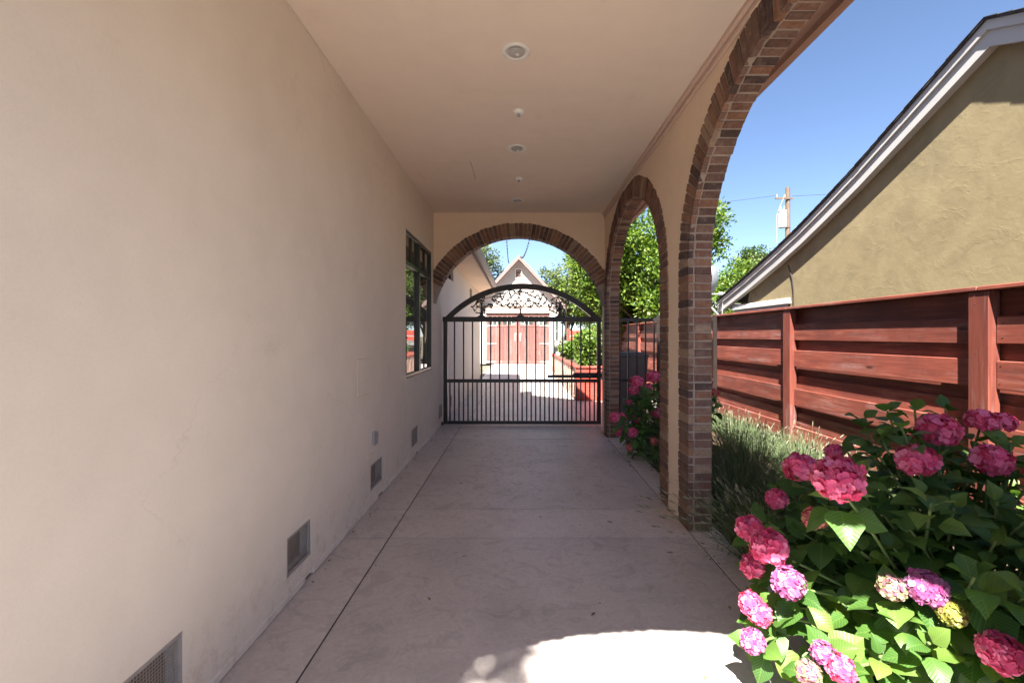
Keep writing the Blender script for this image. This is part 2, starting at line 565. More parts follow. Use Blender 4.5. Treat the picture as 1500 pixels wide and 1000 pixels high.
M_HLEAFS = leaf_mat('hydrangea_inner_leaf', (0.036, 0.09, 0.02), (0.065, 0.14, 0.03), (0.11, 0.18, 0.04), 0.34, 0.5, True, 0.3, True)
M_TREE1 = leaf_mat('bright_tree_leaf', (0.05, 0.095, 0.013), (0.095, 0.16, 0.02), (0.18, 0.23, 0.04), 0.42)
M_TREE2 = leaf_mat('olive_tree_leaf', (0.06, 0.085, 0.03), (0.11, 0.14, 0.05), (0.17, 0.19, 0.08), 0.4)
M_TREE3 = leaf_mat('dark_tree_leaf', (0.03, 0.06, 0.02), (0.06, 0.10, 0.03), (0.10, 0.15, 0.045), 0.3)
M_VEG = leaf_mat('vegetable_leaf', (0.065, 0.12, 0.02), (0.11, 0.18, 0.03), (0.17, 0.24, 0.05), 0.4)
M_LAV = leaf_mat('lavender_stem', (0.055, 0.085, 0.036), (0.105, 0.145, 0.062), (0.19, 0.22, 0.12), 0.25, 0.7, False, 0.2)
M_SPIKE = leaf_mat('dry_lavender_spike', (0.12, 0.12, 0.085), (0.18, 0.18, 0.12), (0.27, 0.26, 0.18), 0.2, 0.8, False, 0.1)

def petal_mat(name, a, b_, c_):
    m = leaf_mat(name, a, b_, c_, 0.3, 0.55, False, 0.25, True)
    return m
M_PETR = petal_mat('crimson_pink_petal', (0.58, 0.05, 0.15), (0.70, 0.11, 0.25), (0.78, 0.24, 0.40))
M_PETL = petal_mat('lilac_pink_petal', (0.36, 0.055, 0.20), (0.42, 0.13, 0.31), (0.48, 0.23, 0.39))
M_PETP = petal_mat('pale_pink_green_petal', (0.36, 0.11, 0.20), (0.36, 0.26, 0.21), (0.35, 0.37, 0.17))
M_PETY = petal_mat('yellow_green_petal', (0.27, 0.26, 0.045), (0.30, 0.31, 0.07), (0.33, 0.20, 0.10))
M_PETS = petal_mat('salmon_pink_petal', (0.50, 0.07, 0.10), (0.60, 0.15, 0.18), (0.62, 0.32, 0.20))

# ------------------------------------------------------------------ the setting: ground, driveway, bed
ZC = 3.6                       # ceiling height
XL, XR, XRO = -1.39, 1.40, 1.575
YB, YB2 = 7.40, 7.65           # back arch wall
g = MB()
g.add([(-900, -900, -0.09), (900, -900, -0.09), (900, 900, -0.09), (-900, 900, -0.09)], [(0, 1, 2, 3)])
M_EARTH = plain('dry_yard_earth', (0.10, 0.09, 0.065), 0.95, 0.1, 0, 0.35, 0.8, 0.6, 12.0)
tag(part('ground', g, M_EARTH), 'bare brown ground around the houses', kind='structure')

drive = MB()
drive.box(XL - 0.2, 1.66, -14, 0.0, -0.085, -0.012)
drive.box(XL - 0.2, 1.66, 0.0, YB2 + 0.6, -0.085, -0.012)
drive.box(XL - 0.2, 3.4, YB2 + 0.6, 26.2, -0.085, -0.012)
dv = part('driveway', drive, M_JOINT)
tag(dv, 'pink beige concrete driveway with tooled joints running under the carport', kind='structure')
gap = 0.005
def slab(x0, x1, y0, y1, mat):
    m = MB()
    m.cbox(x0 + gap, x1 - gap, y0 + 0.0075, y1 - 0.0075, -0.010, 0.0, 0.003)
    part('slab', m, mat, dv)
rows_in = [(0.0, 3.62, M_CONC), (3.62, 4.22, M_CONC2), (4.22, 7.07, M_CONC), (7.07, 8.25, M_CONC2)]
for (y0, y1, mt) in rows_in:
    slab(XL - 0.02, -1.03, y0, y1, M_CONC2)
    slab(-1.03, 1.395, y0, y1, mt)
for (y0, y1) in ((0.0, 1.0), (1.0, 3.73), (3.73, 4.45), (4.45, 7.2), (7.2, 8.25)):
    slab(1.395, 1.645, y0, y1, M_CONC2)
for (y0, y1) in ((8.25, 11.5), (11.5, 15.0), (15.0, 18.6), (18.6, 22.2), (22.2, 26.0)):
    slab(XL - 0.02, -0.95, y0, y1, M_CONC2)
    slab(-0.95, 1.25, y0, y1, M_CONC2)
    slab(1.25, 3.3, y0, y1, M_CONC2)
for (y0, y1) in ((-3.5, 0.0), (-7.0, -3.5), (-11, -7.0)):
    slab(XL - 0.02, 1.6, y0, y1, M_DARKFRONT)

bed = MB()
nx, ny = 14, 60
vs_, fs_ = [], []
for j in range(ny + 1):
    for i in range(nx + 1):
        x = 1.67 + (3.75 - 1.67) * i / nx
        y = -2.5 + (8.15 + 2.5) * j / ny
        z = -0.03 + 0.045 * math.sin(math.pi * i / nx) + random.uniform(-0.018, 0.018)
        vs_.append((x, y, z))
for j in range(ny):
    for i in range(nx):
        a = j * (nx + 1) + i
        fs_.append((a, a + 1, a + nx + 2, a + nx + 1))
bed.add(vs_, fs_)
tag(part('soil_bed', bed, M_SOIL, smooth=True), 'strip of brown garden soil between arcade and red fence', kind='structure')

# ------------------------------------------------------------------ house on the left
def wall_cells(mb, u0, u1, v0, v1, holes, fn, t0, t1):
    """wall in (u, v) with rectangular holes; fn(u, v, t) -> 3d; t0 front, t1 back"""
    us = sorted(set([u0, u1] + [h[i] for h in holes for i in (0, 1)]))
    vs2 = sorted(set([v0, v1] + [h[i] for h in holes for i in (2, 3)]))
    def inside(u, v):
        return any(h[0] < u < h[1] and h[2] < v < h[3] for h in holes)
    for a, b in zip(us, us[1:]):
        for c, d in zip(vs2, vs2[1:]):
            if inside((a + b) / 2, (c + d) / 2):
                continue
            mb.add([fn(a, c, t0), fn(b, c, t0), fn(b, d, t0), fn(a, d, t0)], [(0, 1, 2, 3)])
            mb.add([fn(a, c, t1), fn(b, c, t1), fn(b, d, t1), fn(a, d, t1)], [(3, 2, 1, 0)])
    rects = [(h[0], h[1], h[2], h[3]) for h in holes] + [(u0, u1, v0, v1)]
    for (a, b, c, d) in rects:
        for (p, q) in (((a, c), (b, c)), ((b, c), (b, d)), ((b, d), (a, d)), ((a, d), (a, c))):
            mb.add([fn(*p, t0), fn(*q, t0), fn(*q, t1), fn(*p, t1)], [(0, 1, 2, 3)])

house = empty('house', (-4.5, 4, 0), 'cream plastered house wall with dark framed window along the left of the driveway', 'house')
WY0, WY1, WZ0, WZ1 = 5.60, 7.30, 1.07, 2.93
small = [(8.85, 9.65, 2.74, 3.02), (12.9, 13.5, 2.66, 2.98)]
hw = MB()
vents = [(1.55, 1.885), (2.73, 3.045), (4.27, 4.64), (5.90, 6.26), (7.90, 8.26), (9.1, 9.45), (10.4, 10.75)]
VZ0, VZ1 = 0.145, 0.385
holes = [(WY0, WY1, WZ0, WZ1)] + small[:0] + [(a, b, VZ0, VZ1) for a, b in vents]
wall_cells(hw, 0.0, 8.3, 0.024, 7.4, holes[:1] + [h for h in holes[1:] if h[1] < 8.3], lambda u, v, t: (t, u, v), XL, XL - 0.24)
wall_cells(hw, 8.302, 16.3, 0.024, 3.12, small + [h for h in holes[1:] if h[0] > 8.3], lambda u, v, t: (t, u, v), XL, XL - 0.24)
hw.box(-8, XL - 0.242, 16.06, 16.3, 0, 3.1)
hw.box(-8, XL - 0.242, 0.0, 0.24, 0, 7.4)
part('wall', hw, M_WALL, house)
pl = MB()
ys = [0.0] + [v for ab in vents for v in (ab[0] + 0.22, ab[1] + 0.02)] + [16.3]
for k in range(0, len(ys), 2):
    pl.cbox(XL - 0.2, XL + 0.010, ys[k], ys[k + 1], 0.004, 0.052, 0.004)
part('plinth', pl, M_WALL, house)
bk = MB()
bk.box(XL - 0.22, XL - 0.03, 0.0, 16.3, 0.002, 0.022)
part('footing', bk, M_DARK, house)
# rear wing eave, fascia, gutter
ev = MB()
ev.box(XL - 0.24, -0.86, YB2 + 0.35, 16.75, 3.135, 3.16)
part('soffit', ev, M_ARCADE, house)  # warm bounce from below is part of this colour
fa = MB()
fa.box(-0.86, -0.83, YB2 + 0.35, 16.75, 3.10, 3.27)
part('fascia', fa, M_RAKE, house)
gu = MB()
prof = [(0.0, 0.0), (0.06, 0.0), (0.095, 0.05), (0.10, 0.11), (0.088, 0.11), (0.085, 0.055), (0.055, 0.012), (0.0, 0.012)]
gu.prism(prof, lambda p, t: (-0.828 + p[0], t, 3.165 + p[1]), YB2 + 0.35, 16.78)
gu.tube([(-0.77, 16.6, 3.17), (-0.80, 16.6, 3.05), (XL + 0.05, 16.35, 2.9), (XL + 0.05, 16.35, 0.05)], 0.035, 8)
part('gutter', gu, M_GUTTER, house)
rr = MB()
rr.add([(-0.80, YB2 + 0.35, 3.29), (-0.80, 16.8, 3.29), (-5.5, 16.8, 5.5), (-5.5, YB2 + 0.35, 5.5),
        (-0.80, YB2 + 0.35, 3.272), (-0.80, 16.8, 3.272), (-5.5, 16.8, 5.44), (-5.5, YB2 + 0.35, 5.44)],
       [(0, 1, 2, 3), (7, 6, 5, 4), (0, 4, 5, 1), (1, 5, 6, 2), (2, 6, 7, 3), (3, 7, 4, 0)])
part('roof', rr, M_ROOFG, house)
# windows
def window(y0, y1, z0, z1, mull, transom, muntins, depth=0.07):
    f = MB()
    xo, xi = XL - depth, XL - depth - 0.05
    fw = 0.045
    f.cbox(xi, xo, y0, y0 + fw, z0, z1, 0.004)
    f.cbox(xi, xo, y1 - fw, y1, z0, z1, 0.004)
    f.cbox(xi, xo, y0 + fw, y1 - fw, z1 - fw, z1, 0.004)
    f.cbox(xi, xo, y0 + fw, y1 - fw, z0, z0 + fw, 0.004)
    if transom:
        f.cbox(xi, xo - 0.004, y0 + fw, y1 - fw, transom - 0.03, transom + 0.03, 0.004)
    for m in mull:
        f.cbox(xi, xo + 0.006, m - 0.035, m + 0.035, z0 + fw, z1 - fw, 0.004)
    fr = part('window', f, M_FRAME, house)
    edges = [y0 + fw] + [e for m in mull for e in (m - 0.035, m + 0.035)] + [y1 - fw]
    zs = [(z0 + fw, (transom - 0.03) if transom else z1 - fw)]
    if transom:
        zs.append((transom + 0.03, z1 - fw))
    for k in range(0, len(edges), 2):
        for (a, b) in zs:
            p = MB()
            p.box(xi + 0.012, xi + 0.018, edges[k] - 0.002, edges[k + 1] + 0.002, a - 0.002, b + 0.002)
            part('pane', p, M_GLASS, fr)
    for (my, a, b) in muntins:
        mm = MB()
        mm.cbox(xi + 0.018, xi + 0.038, my - 0.011, my + 0.011, a, b, 0.003)
        part('muntin', mm, M_FRAME, fr)
    return fr
mid = 6.42
fr = window(WY0, WY1, WZ0, WZ1, [mid], 2.52, [((WY0 + mid) / 2, 2.55, WZ1 - 0.045), ((WY1 + mid) / 2, 2.55, WZ1 - 0.045)], 0.012)
sl = MB()
sl.cbox(XL - 0.06, XL + 0.012, WY0 - 0.02, WY1 + 0.02, WZ0 - 0.045, WZ0 + 0.002, 0.004)
part('sill', sl, M_WALL, fr)
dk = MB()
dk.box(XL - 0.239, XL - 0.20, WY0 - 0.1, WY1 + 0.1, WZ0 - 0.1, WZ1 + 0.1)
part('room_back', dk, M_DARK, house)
for (a, b, c, d) in small:
    window(a, b, c, d, [(a + b) / 2], None, [], 0.05)

# vents along the foot of the wall: frame, mesh and wires
VL = ['rectangular mesh vent low on the plaster wall, nearest the camera',
      'rectangular mesh vent low on the plaster wall, second from the camera',
      'rectangular mesh vent low on the plaster wall, just below the outlet box',
      'rectangular mesh vent low on the plaster wall, below the dark framed window',
      'rectangular mesh vent low on the wall, beside the foot of the iron gate',
      'small wall vent seen through the lower gate pickets, first beyond the gate',
      'small wall vent seen through the lower gate pickets, second beyond the gate']
def wire_mesh(w_, h_):
    m = MB()
    st = 0.014
    k = 1
    while k * st < w_:
        m.add([(0.012, k * st - 0.0017, 0.0), (0.012, k * st + 0.0017, 0.0), (0.012, k * st + 0.0017, h_), (0.012, k * st - 0.0017, h_)], [(0, 1, 2, 3)])
        k += 1
    k = 1
    while k * st < h_:
        m.add([(0.0125, 0, k * st - 0.0017), (0.0125, w_, k * st - 0.0017), (0.0125, w_, k * st + 0.0017), (0.0125, 0, k * st + 0.0017)], [(0, 1, 2, 3)])
        k += 1
    return m
for i, (a, b) in enumerate(vents):
    v = empty('wall_vent', (XL, a, VZ0), VL[i], 'vent', 'vents along the foot of the house wall')
    w_, h_ = b - a, VZ1 - VZ0
    f = MB()
    t = 0.022
    for q in ((0.001, t, 0.0, h_), (w_ - t, w_ - 0.001, 0.0, h_), (t, w_ - t, h_ - t, h_ - 0.001), (t, w_ - t, 0.001, t)):
        f.box(-0.022, -0.004, q[0], q[1], q[2] + 0.001, q[3] - 0.001)
    part('frame', f, M_GALV, v, False)
    bm_ = MB()
    bm_.box(-0.09, -0.075, 0.002, w_ - 0.002, 0.002, h_ - 0.002)
    part('backing', bm_, M_MESHV, v, False)
    wm = part('wire_screen', wire_mesh(w_, h_), M_GALV, v, False)
    wm.location = (-0.028, 0, 0)

# outlet box, patch under it and access panel
ob = empty('outlet_box', (XL, 4.31, 0.56), 'narrow grey outlet box on the plaster wall above the third vent', 'outlet')
m = MB()
m.cbox(0.0, 0.028, 0.0, 0.085, 0.0, 0.13, 0.006)
part('body', m, M_GREY, ob, False)
m = MB()
m.cbox(0.0285, 0.036, 0.008, 0.077, 0.008, 0.122, 0.003)
part('cover', m, M_GREY, ob, False)
sp = MB()
sp.cbox(XL + 0.0005, XL + 0.014, 4.16, 4.30, 0.475, 0.505, 0.004)
tag(part('wall_patch', sp, M_CEIL), 'small beige plaster patch just under the grey outlet box', 'patch')
ap = empty('access_panel', (XL, 3.90, 1.07), 'plaster coloured square access panel on the left wall before the window', 'panel')
m = MB()
m.cbox(0.0005, 0.006, 0.006, 0.304, 0.006, 0.324, 0.002)
part('door', m, M_WALL, ap, False)
m = MB()
m.box(0.0005, 0.0025, 0.0, 0.31, 0.0, 0.33)
part('gap', m, M_TRIMC, ap, False)
m = MB()
m.lathe([(0.012, 0.006), (0.012, 0.012), (0.004, 0.013)], (0, 0.28, 0.17), 10, 'x')
part('latch', m, M_WALL, ap, False)

# ------------------------------------------------------------------ carport: arcade wall, back wall, ceiling, roof
carport = empty('carport', (0, 4, 0), 'cream peach plastered carport, arcade wall and ceiling tinted with warm bounced light, and brown eave', 'carport')
AR_A, AR_B, AR_S, RING = 1.345, 1.15, 2.17, 0.235     # half width, rise, springing height, ring width
ARCH_C = {'near': 1.04 + AR_A, 'far': 4.49 + AR_A}

def ell(t, off=0.0):
    """point on the arch outline, t angle 0..pi from the +u side; returns u, v (v from springing), and normal"""
    u, v = AR_A * math.cos(t), AR_B * math.sin(t)
    n_ = Vector((math.cos(t) / AR_A, math.sin(t) / AR_B))
    n_.normalize()
    return u + n_.x * off, v + n_.y * off, n_

def arc_params(n_pts=2000):
    ts = [math.pi * i / n_pts for i in range(n_pts + 1)]
    L = [0.0]
    for a, b in zip(ts, ts[1:]):
        p, q = ell(a), ell(b)
        L.append(L[-1] + math.hypot(p[0] - q[0], p[1] - q[1]))
    return ts, L

aw = MB()
OFF = RING - 0.03
centres = [ARCH_C['near'], ARCH_C['far']]
half = AR_A + OFF
ycuts = [0.6, centres[0] - half, centres[0] + half, centres[1] - half, centres[1] + half, YB2]
for (a, b) in ((ycuts[0], ycuts[1]), (ycuts[2], ycuts[3]), (ycuts[4], ycuts[5])):
    aw.box(XR, XRO, a, b, -0.02, ZC + 0.1)
for c in centres:
    pts = [(c + ell(math.pi * i / 48, OFF)[0], AR_S + ell(math.pi * i / 48, OFF)[1]) for i in range(49)]
    for (p, q) in zip(pts, pts[1:]):
        for X, rev in ((XR, False), (XRO, True)):
            fc = (0, 1, 2, 3) if rev else (3, 2, 1, 0)
            aw.add([(X, p[0], p[1]), (X, q[0], q[1]), (X, q[0], ZC + 0.1), (X, p[0], ZC + 0.1)], [fc])
        aw.add([(XR, p[0], p[1]), (XR, q[0], q[1]), (XRO, q[0], q[1]), (XRO, p[0], p[1])], [(0, 1, 2, 3)])
part('arcade_wall', aw, M_ARCADE, carport)
# back wall with segmental arch
BZ, BR, BRING = 1.80, 1.42, 0.22
def seg_wall(y0, y1, zc, ri_off, top):
    m_ = MB()
    Rr = BR + ri_off
    n_ = 44
    xs = [XL + 0.002 + (XR - XL - 0.004) * i / n_ for i in range(n_ + 1)]
    zz = [zc + math.sqrt(max(0.0, Rr * Rr - x * x)) for x in xs]
    for i in range(n_):
        a, b = (xs[i], zz[i]), (xs[i + 1], zz[i + 1])
        for Y, rev in ((y0, False), (y1, True)):
            fc = (3, 2, 1, 0) if rev else (0, 1, 2, 3)
            m_.add([(a[0], Y, a[1]), (b[0], Y, b[1]), (b[0], Y, top), (a[0], Y, top)], [fc])
        m_.add([(a[0], y0, a[1]), (b[0], y0, b[1]), (b[0], y1, b[1]), (a[0], y1, a[1])], [(3, 2, 1, 0)])
    m_.add([(XL + 0.002, y0, top), (XR - 0.002, y0, top), (XR - 0.002, y1, top), (XL + 0.002, y1, top)], [(0, 1, 2, 3)])
    return m_
part('back_wall', seg_wall(YB, YB2, BZ, BRING - 0.03, ZC + 0.1), M_ARCADE, carport)
YF, YF2 = 0.35, 0.60
part('front_wall', seg_wall(YF, YF2, BZ, BRING - 0.03, ZC + 0.1), M_ARCADE, carport)
fw_ = MB()
fw_.box(XR, 1.95, YF, YF2 - 0.002, -0.02, ZC + 0.1)
part('front_pier', fw_, M_ARCADE, carport)
# ceiling with recess line of an access hatch
hx0, hx1, hy0, hy1 = -1.22, -0.55, 5.22, 5.83
ce = MB()
wall_cells(ce, XL + 0.003, XR - 0.003, YF2 + 0.003, YB - 0.003, [(hx0, hx1, hy0, hy1)], lambda u, v, t: (u, v, t), ZC, ZC + 0.05)
part('ceiling', ce, M_CEIL, carport)
ha = empty('ceiling_hatch', (-0.88, 5.5, ZC), 'flush square access hatch in the bounce tinted ceiling', 'hatch')
m = MB()
m.box(hx0 + 0.004, hx1 - 0.007, hy0 + 0.004, hy1 - 0.004, ZC - 0.001, ZC + 0.03)
part('door', m, M_CEIL, ha)
tr = MB()
tr.cbox(XR - 0.022, XR - 0.001, YF2 + 0.01, YB - 0.004, ZC - 0.085, ZC - 0.045, 0.005)
tr.cbox(XR - 0.045, XR - 0.001, YF2 + 0.01, YB - 0.004, ZC - 0.040, ZC - 0.001, 0.006)
part('moulding', tr, M_TRIMC, carport)
# steep roof above with eave on the right
ro = MB()
sl_ = 0.90
ex, ez = 1.97, 3.66
rx = -3.0
rz = ez + sl_ * (ex - rx)
rpoly = [(ex, ez), (rx, rz), (-8.0, rz - 0.9 * 5.0), (-8.0, rz - 0.9 * 5.0 - 0.12), (rx, rz - 0.13), (ex - 0.02, ez - 0.06)]
ro.prism(rpoly, lambda p, t: (p[0], t, p[1]), -0.25, 8.02)
part('roof', ro, M_SHINGLE, carport)
gbl = MB()
gbl.prism([(XL - 0.25, 3.2), (XRO, ZC + 0.11), (XRO, 3.75), (rx, rz - 0.4), (-7.6, rz - 4.6), (-7.6, 3.2)], lambda p, t: (p[0], t, p[1]), 7.42, 7.64)
gbl.prism([(XL + 0.005, ZC + 0.105), (XRO, ZC + 0.11), (XRO, 3.75), (rx, rz - 0.4), (-7.6, rz - 4.6), (-7.6, 0), (XL - 0.25, 0)], lambda p, t: (p[0], t, p[1]), 0.37, 0.58)
part('gable_wall', gbl, M_WALL, carport)
eb = MB()
eb.box(XRO + 0.002, 1.90, -0.2, 7.98, 3.60, 3.625)
eb.box(1.90, 1.935, -0.22, 8.0, 3.555, 3.66)
part('eave_board', eb, M_EAVE, carport)
gt = MB()
gt.prism([(p[0], p[1]) for p in prof], lambda p, t: (1.937 + p[0] * 0.6, t, 3.57 + p[1] * 0.6), -0.2, 8.02)
part('gutter', gt, M_EAVE, carport)
cl = MB()
cl.box(XL - 0.001, XRO, 0.59, 7.41, ZC + 0.112, ZC + 0.16)
part('ceiling_deck', cl, M_DARK, carport)

# ------------------------------------------------------------------ brick arches
def brick_meshes(n=6):
    """unit bricks -0.5..0.5 with worn, uneven edges"""
    out = []
    for i in range(n):
        rnd = random.Random(100 + i)
        m_ = MB()
        m_.cbox(-0.5, 0.5, -0.5, 0.5, -0.5, 0.5, 0.045)
        m_.v = [(x + rnd.uniform(-.022, .022), y + rnd.uniform(-.022, .022), z + rnd.uniform(-.04, .04)) for (x, y, z) in m_.v]
        out.append(m_.mesh('brick', M_BRICK))
    return out
BR_ME = brick_meshes()
def put_brick(parent, c, ax, ay, az, jit=0.0025):
    """brick with centre c and full-size axis vectors"""
    o = bpy.data.objects.new('brick', random.choice(BR_ME))
    COL.objects.link(o)
    o.parent = parent
    c = Vector(c) - parent.location + Vector((random.uniform(-jit, jit), random.uniform(-jit, jit), random.uniform(-jit, jit)))
    M = Matrix((ax, ay, az)).transposed().to_4x4()
    M.translation = c
    o.matrix_basis = M
    return o
PITCH = 0.0665
BH = 0.0562
X1, X2, X3, X4 = XR - 0.014, XR + 0.030, XR + 0.040, XRO + 0.009
def side_arch(cy, label):
    A = empty('brick_arch', (1.5, cy, 0), label, 'arch', 'brick arches of the carport')
    ts, L = arc_params()
    n_ = round(L[-1] / PITCH)
    def t_at(s):
        lo, hi = 0, len(L) - 1
        while hi - lo > 1:
            md = (lo + hi) // 2
            if L[md] < s:
                lo = md
            else:
                hi = md
        f_ = (s - L[lo]) / (L[hi] - L[lo])
        return ts[lo] + (ts[hi] - ts[lo]) * f_
    for i in range(n_):
        t = t_at((i + 0.5) * L[-1] / n_)
        u, v, n2 = ell(t)
        tg = Vector((0, -n2.y, n2.x))
        nr = Vector((0, n2.x, n2.y))
        base = Vector((0, cy + u, AR_S + v))
        rl = RING - random.uniform(0.0, 0.014)
        h1 = BH * random.uniform(0.95, 1.05)
        put_brick(A, base + nr * rl / 2 + Vector(((X1 + X2) / 2, 0, 0)), Vector((X2 - X1, 0, 0)), tg * h1 * 1.06, nr * rl)
        put_brick(A, base + nr * 0.10 + Vector(((X3 + X4) / 2, 0, 0)), nr * 0.20, tg * h1, Vector((X4 - X3, 0, 0)))
    k = int(AR_S / PITCH)
    p_ = AR_S / k
    for sgn in (-1, 1):
        for i in range(k):
            z = (i + 0.5) * p_
            rl = RING - random.uniform(0.0, 0.012)
            yb = cy + sgn * AR_A
            h1 = BH * random.uniform(0.95, 1.05)
            put_brick(A, ((X1 + X2) / 2, yb + sgn * rl / 2, z), Vector((X2 - X1, 0, 0)), Vector((0, rl, 0)), Vector((0, 0, h1)))
            put_brick(A, ((X3 + X4) / 2, yb + sgn * 0.10, z), Vector((X4 - X3, 0, 0)), Vector((0, 0.20, 0)), Vector((0, 0, h1)))
    # mortar body
    mm = MB()
    path = [(cy + AR_A, -0.02, 1, 0), (cy + AR_A, AR_S - 0.01, 1, 0)]
    for i in range(61):
        t = math.pi * i / 60
        u, v, n2 = ell(t)
        path.append((cy + u, AR_S + v, n2.x, n2.y))
    path += [(cy - AR_A, AR_S - 0.01, -1, 0), (cy - AR_A, -0.02, -1, 0)]
    ri, ro_, xa, xb = 0.007, RING - 0.012, XR - 0.006, XRO + 0.006
    vv, ff = [], []
    for (y, z, a, b) in path:
        vv += [(xa, y + a * ri, z + b * ri), (xa, y + a * ro_, z + b * ro_), (xb, y + a * ro_, z + b * ro_), (xb, y + a * ri, z + b * ri)]
    for i in range(len(path) - 1):
        for j in range(4):
            ff.append((i * 4 + j, i * 4 + (j + 1) % 4, (i + 1) * 4 + (j + 1) % 4, (i + 1) * 4 + j))
    mm.add(vv, ff)
    part('mortar', mm, M_MORTAR, A)
    return A
side_arch(ARCH_C['near'], 'tall brick side arch nearest the camera, framing sky and the ochre house')
side_arch(ARCH_C['far'], 'tall brick side arch beyond the plaster pier, framing the green tree')

def seg_arch(y0, y1, face_sign, label):
    A = empty('brick_arch', (0, y0, BZ), label, 'arch', 'brick arches of the carport')
    a0 = math.acos(1.385 / BR)
    span = math.pi - 2 * (a0 - 0.14)
    n_ = round(span * BR / 0.0645)
    mm = MB()
    yf = y0 - 0.012 if face_sign < 0 else y1 + 0.012
    for i in range(n_):
        t = a0 - 0.14 + (i + 0.5) * span / n_
        nr = Vector((math.cos(t), 0, math.sin(t)))
        tg = Vector((-math.sin(t), 0, math.cos(t)))
        c = Vector((0, 0, BZ))
        rl = BRING - random.uniform(0, 0.012)
        p = c + nr * (BR + rl / 2)
        if abs(p.x) > XR - 0.02:
            continue
        put_brick(A, p + Vector((0, y0 + 0.016, 0)), tg * 0.0575, Vector((0, 0.056, 0)), nr * rl)
        put_brick(A, c + nr * (BR + 0.10) + Vector((0, (y0 + 0.054 + y1 + 0.008) / 2, 0)), tg * 0.0555, nr * 0.19, Vector((0, y1 + 0.008 - y0 - 0.054, 0)))
    vv, ff = [], []
    K = 60
    for i in range(K + 1):
        t = a0 - 0.03 + (math.pi - 2 * (a0 - 0.03)) * i / K
        for (yy, rr_) in ((y0 - 0.004, BR + 0.006), (y0 - 0.004, BR + BRING - 0.01), (y1 + 0.003, BR + BRING - 0.01), (y1 + 0.003, BR + 0.006)):
            x = max(XL + 0.003, min(XR - 0.003, rr_ * math.cos(t)))
            vv.append((x, yy, BZ + math.sqrt(rr_ * rr_ - x * x)))
    for i in range(K):
        for j in range(4):
            ff.append((i * 4 + j, i * 4 + (j + 1) % 4, (i + 1) * 4 + (j + 1) % 4, (i + 1) * 4 + j))
    mm.add(vv, ff)
    part('mortar', mm, M_MORTAR, A)
    return A
seg_arch(YB, YB2, -1, 'round brick arch across the driveway above the iron gate')
seg_arch(YF, YF2, 1, 'round brick arch at the open front of the carport')

# ------------------------------------------------------------------ lights and sprinklers on the ceiling
LL = ['round recessed ceiling light nearest the camera', 'round recessed ceiling light in the middle of the row of three', 'round recessed ceiling light closest to the gate arch']
for i, y in enumerate((3.20, 4.85, 6.70)):
    o = empty('recessed_light', (-0.02, y, ZC), LL[i], 'ceiling light', 'recessed lights in the carport ceiling')
    m = MB()
    m.lathe([(0.100, -0.001), (0.100, -0.008), (0.086, -0.014), (0.066, -0.010), (0.058, 0.02), (0.058, 0.0)][:5], (0, 0, 0), 28)
    part('trim_ring', m, M_BULB, o, False, True)
    m = MB()
    m.lathe([(0.060, -0.0115), (0.05, -0.020), (0.03, -0.024), (0.004, -0.025)], (0, 0, 0.0), 20)
    part('lens', m, M_TRIMG, o, False, True)
    m = MB()
    m.lathe([(0.014, -0.025), (0.014, -0.030), (0.004, -0.032)], (0.01, 0, 0), 10)
    part('bulb', m, M_BULB, o, False, True)
SL = ['small white ceiling sprinkler between the first and second recessed lights', 'small white ceiling sprinkler between the second and third recessed lights']
for i, y in enumerate((4.05, 5.77)):
    o = empty('ceiling_sprinkler', (0.0, y, ZC), SL[i], 'sprinkler', 'sprinklers in the carport ceiling')
    m = MB()
    m.lathe([(0.045, -0.001), (0.045, -0.012), (0.036, -0.022), (0.018, -0.026)], (0, 0, 0), 20)
    part('escutcheon', m, M_GLOSSW, o, False, True)
    m = MB()
    m.lathe([(0.012, -0.024), (0.012, -0.042), (0.018, -0.045), (0.018, -0.049)], (0, 0, 0), 12)
    part('nozzle', m, M_GREY, o, False, True)

# ------------------------------------------------------------------ iron gate
GY = 8.2
gate = empty('iron_gate', (0, GY, 0), 'dark iron driveway gate with arched top and cut tree ornament', 'gate')
gx0, gx1 = -1.355, 1.475
m = MB()
m.cbox(gx0, gx0 + 0.07, GY - 0.03, GY + 0.03, 0.02, 1.90, 0.004)
part('stile', m, M_IRON, gate)
m = MB()
m.cbox(gx1 - 0.07, gx1, GY - 0.03, GY + 0.03, 0.02, 1.90, 0.004)
part('stile', m, M_IRON, gate)
for (za, zb, nm) in ((0.02, 0.075, 'bottom_rail'), (0.765, 0.825, 'middle_rail'), (1.855, 1.945, 'top_rail')):
    m = MB()
    m.cbox(gx0 + 0.071 if zb < 1.9 else gx0 - 0.012, gx1 - 0.071 if zb < 1.9 else gx1 + 0.012, GY - 0.028, GY + 0.028, za, zb, 0.004)
    part(nm, m, M_IRON, gate)
# arched tube
rise, hc = 0.64, (gx1 - gx0) / 2
gr = (hc * hc + rise * rise) / (2 * rise)
gcx, gcz = (gx0 + gx1) / 2, 1.90 + rise - gr
a0 = math.asin(hc / gr)
vv, ff = [], []
K = 48
for i in range(K + 1):
    a = -a0 + 2 * a0 * i / K
    for (yy, r_) in ((GY - 0.034, gr - 0.10), (GY - 0.034, gr), (GY + 0.034, gr), (GY + 0.034, gr - 0.10)):
        vv.append((gcx + r_ * math.sin(a), yy, max(1.90, gcz + r_ * math.cos(a))))
for i in range(K):
    for j in range(4):
        ff.append((i * 4 + j, i * 4 + (j + 1) % 4, (i + 1) * 4 + (j + 1) % 4, (i + 1) * 4 + j))
m = MB()
m.add(vv, ff)
part('arched_rail', m, M_IRON, gate)
pk_hi = MB().cbox(-0.0125, 0.0125, -0.0125, 0.0125, 0.0, 1.03, 0.002).mesh('picket', M_IRON)
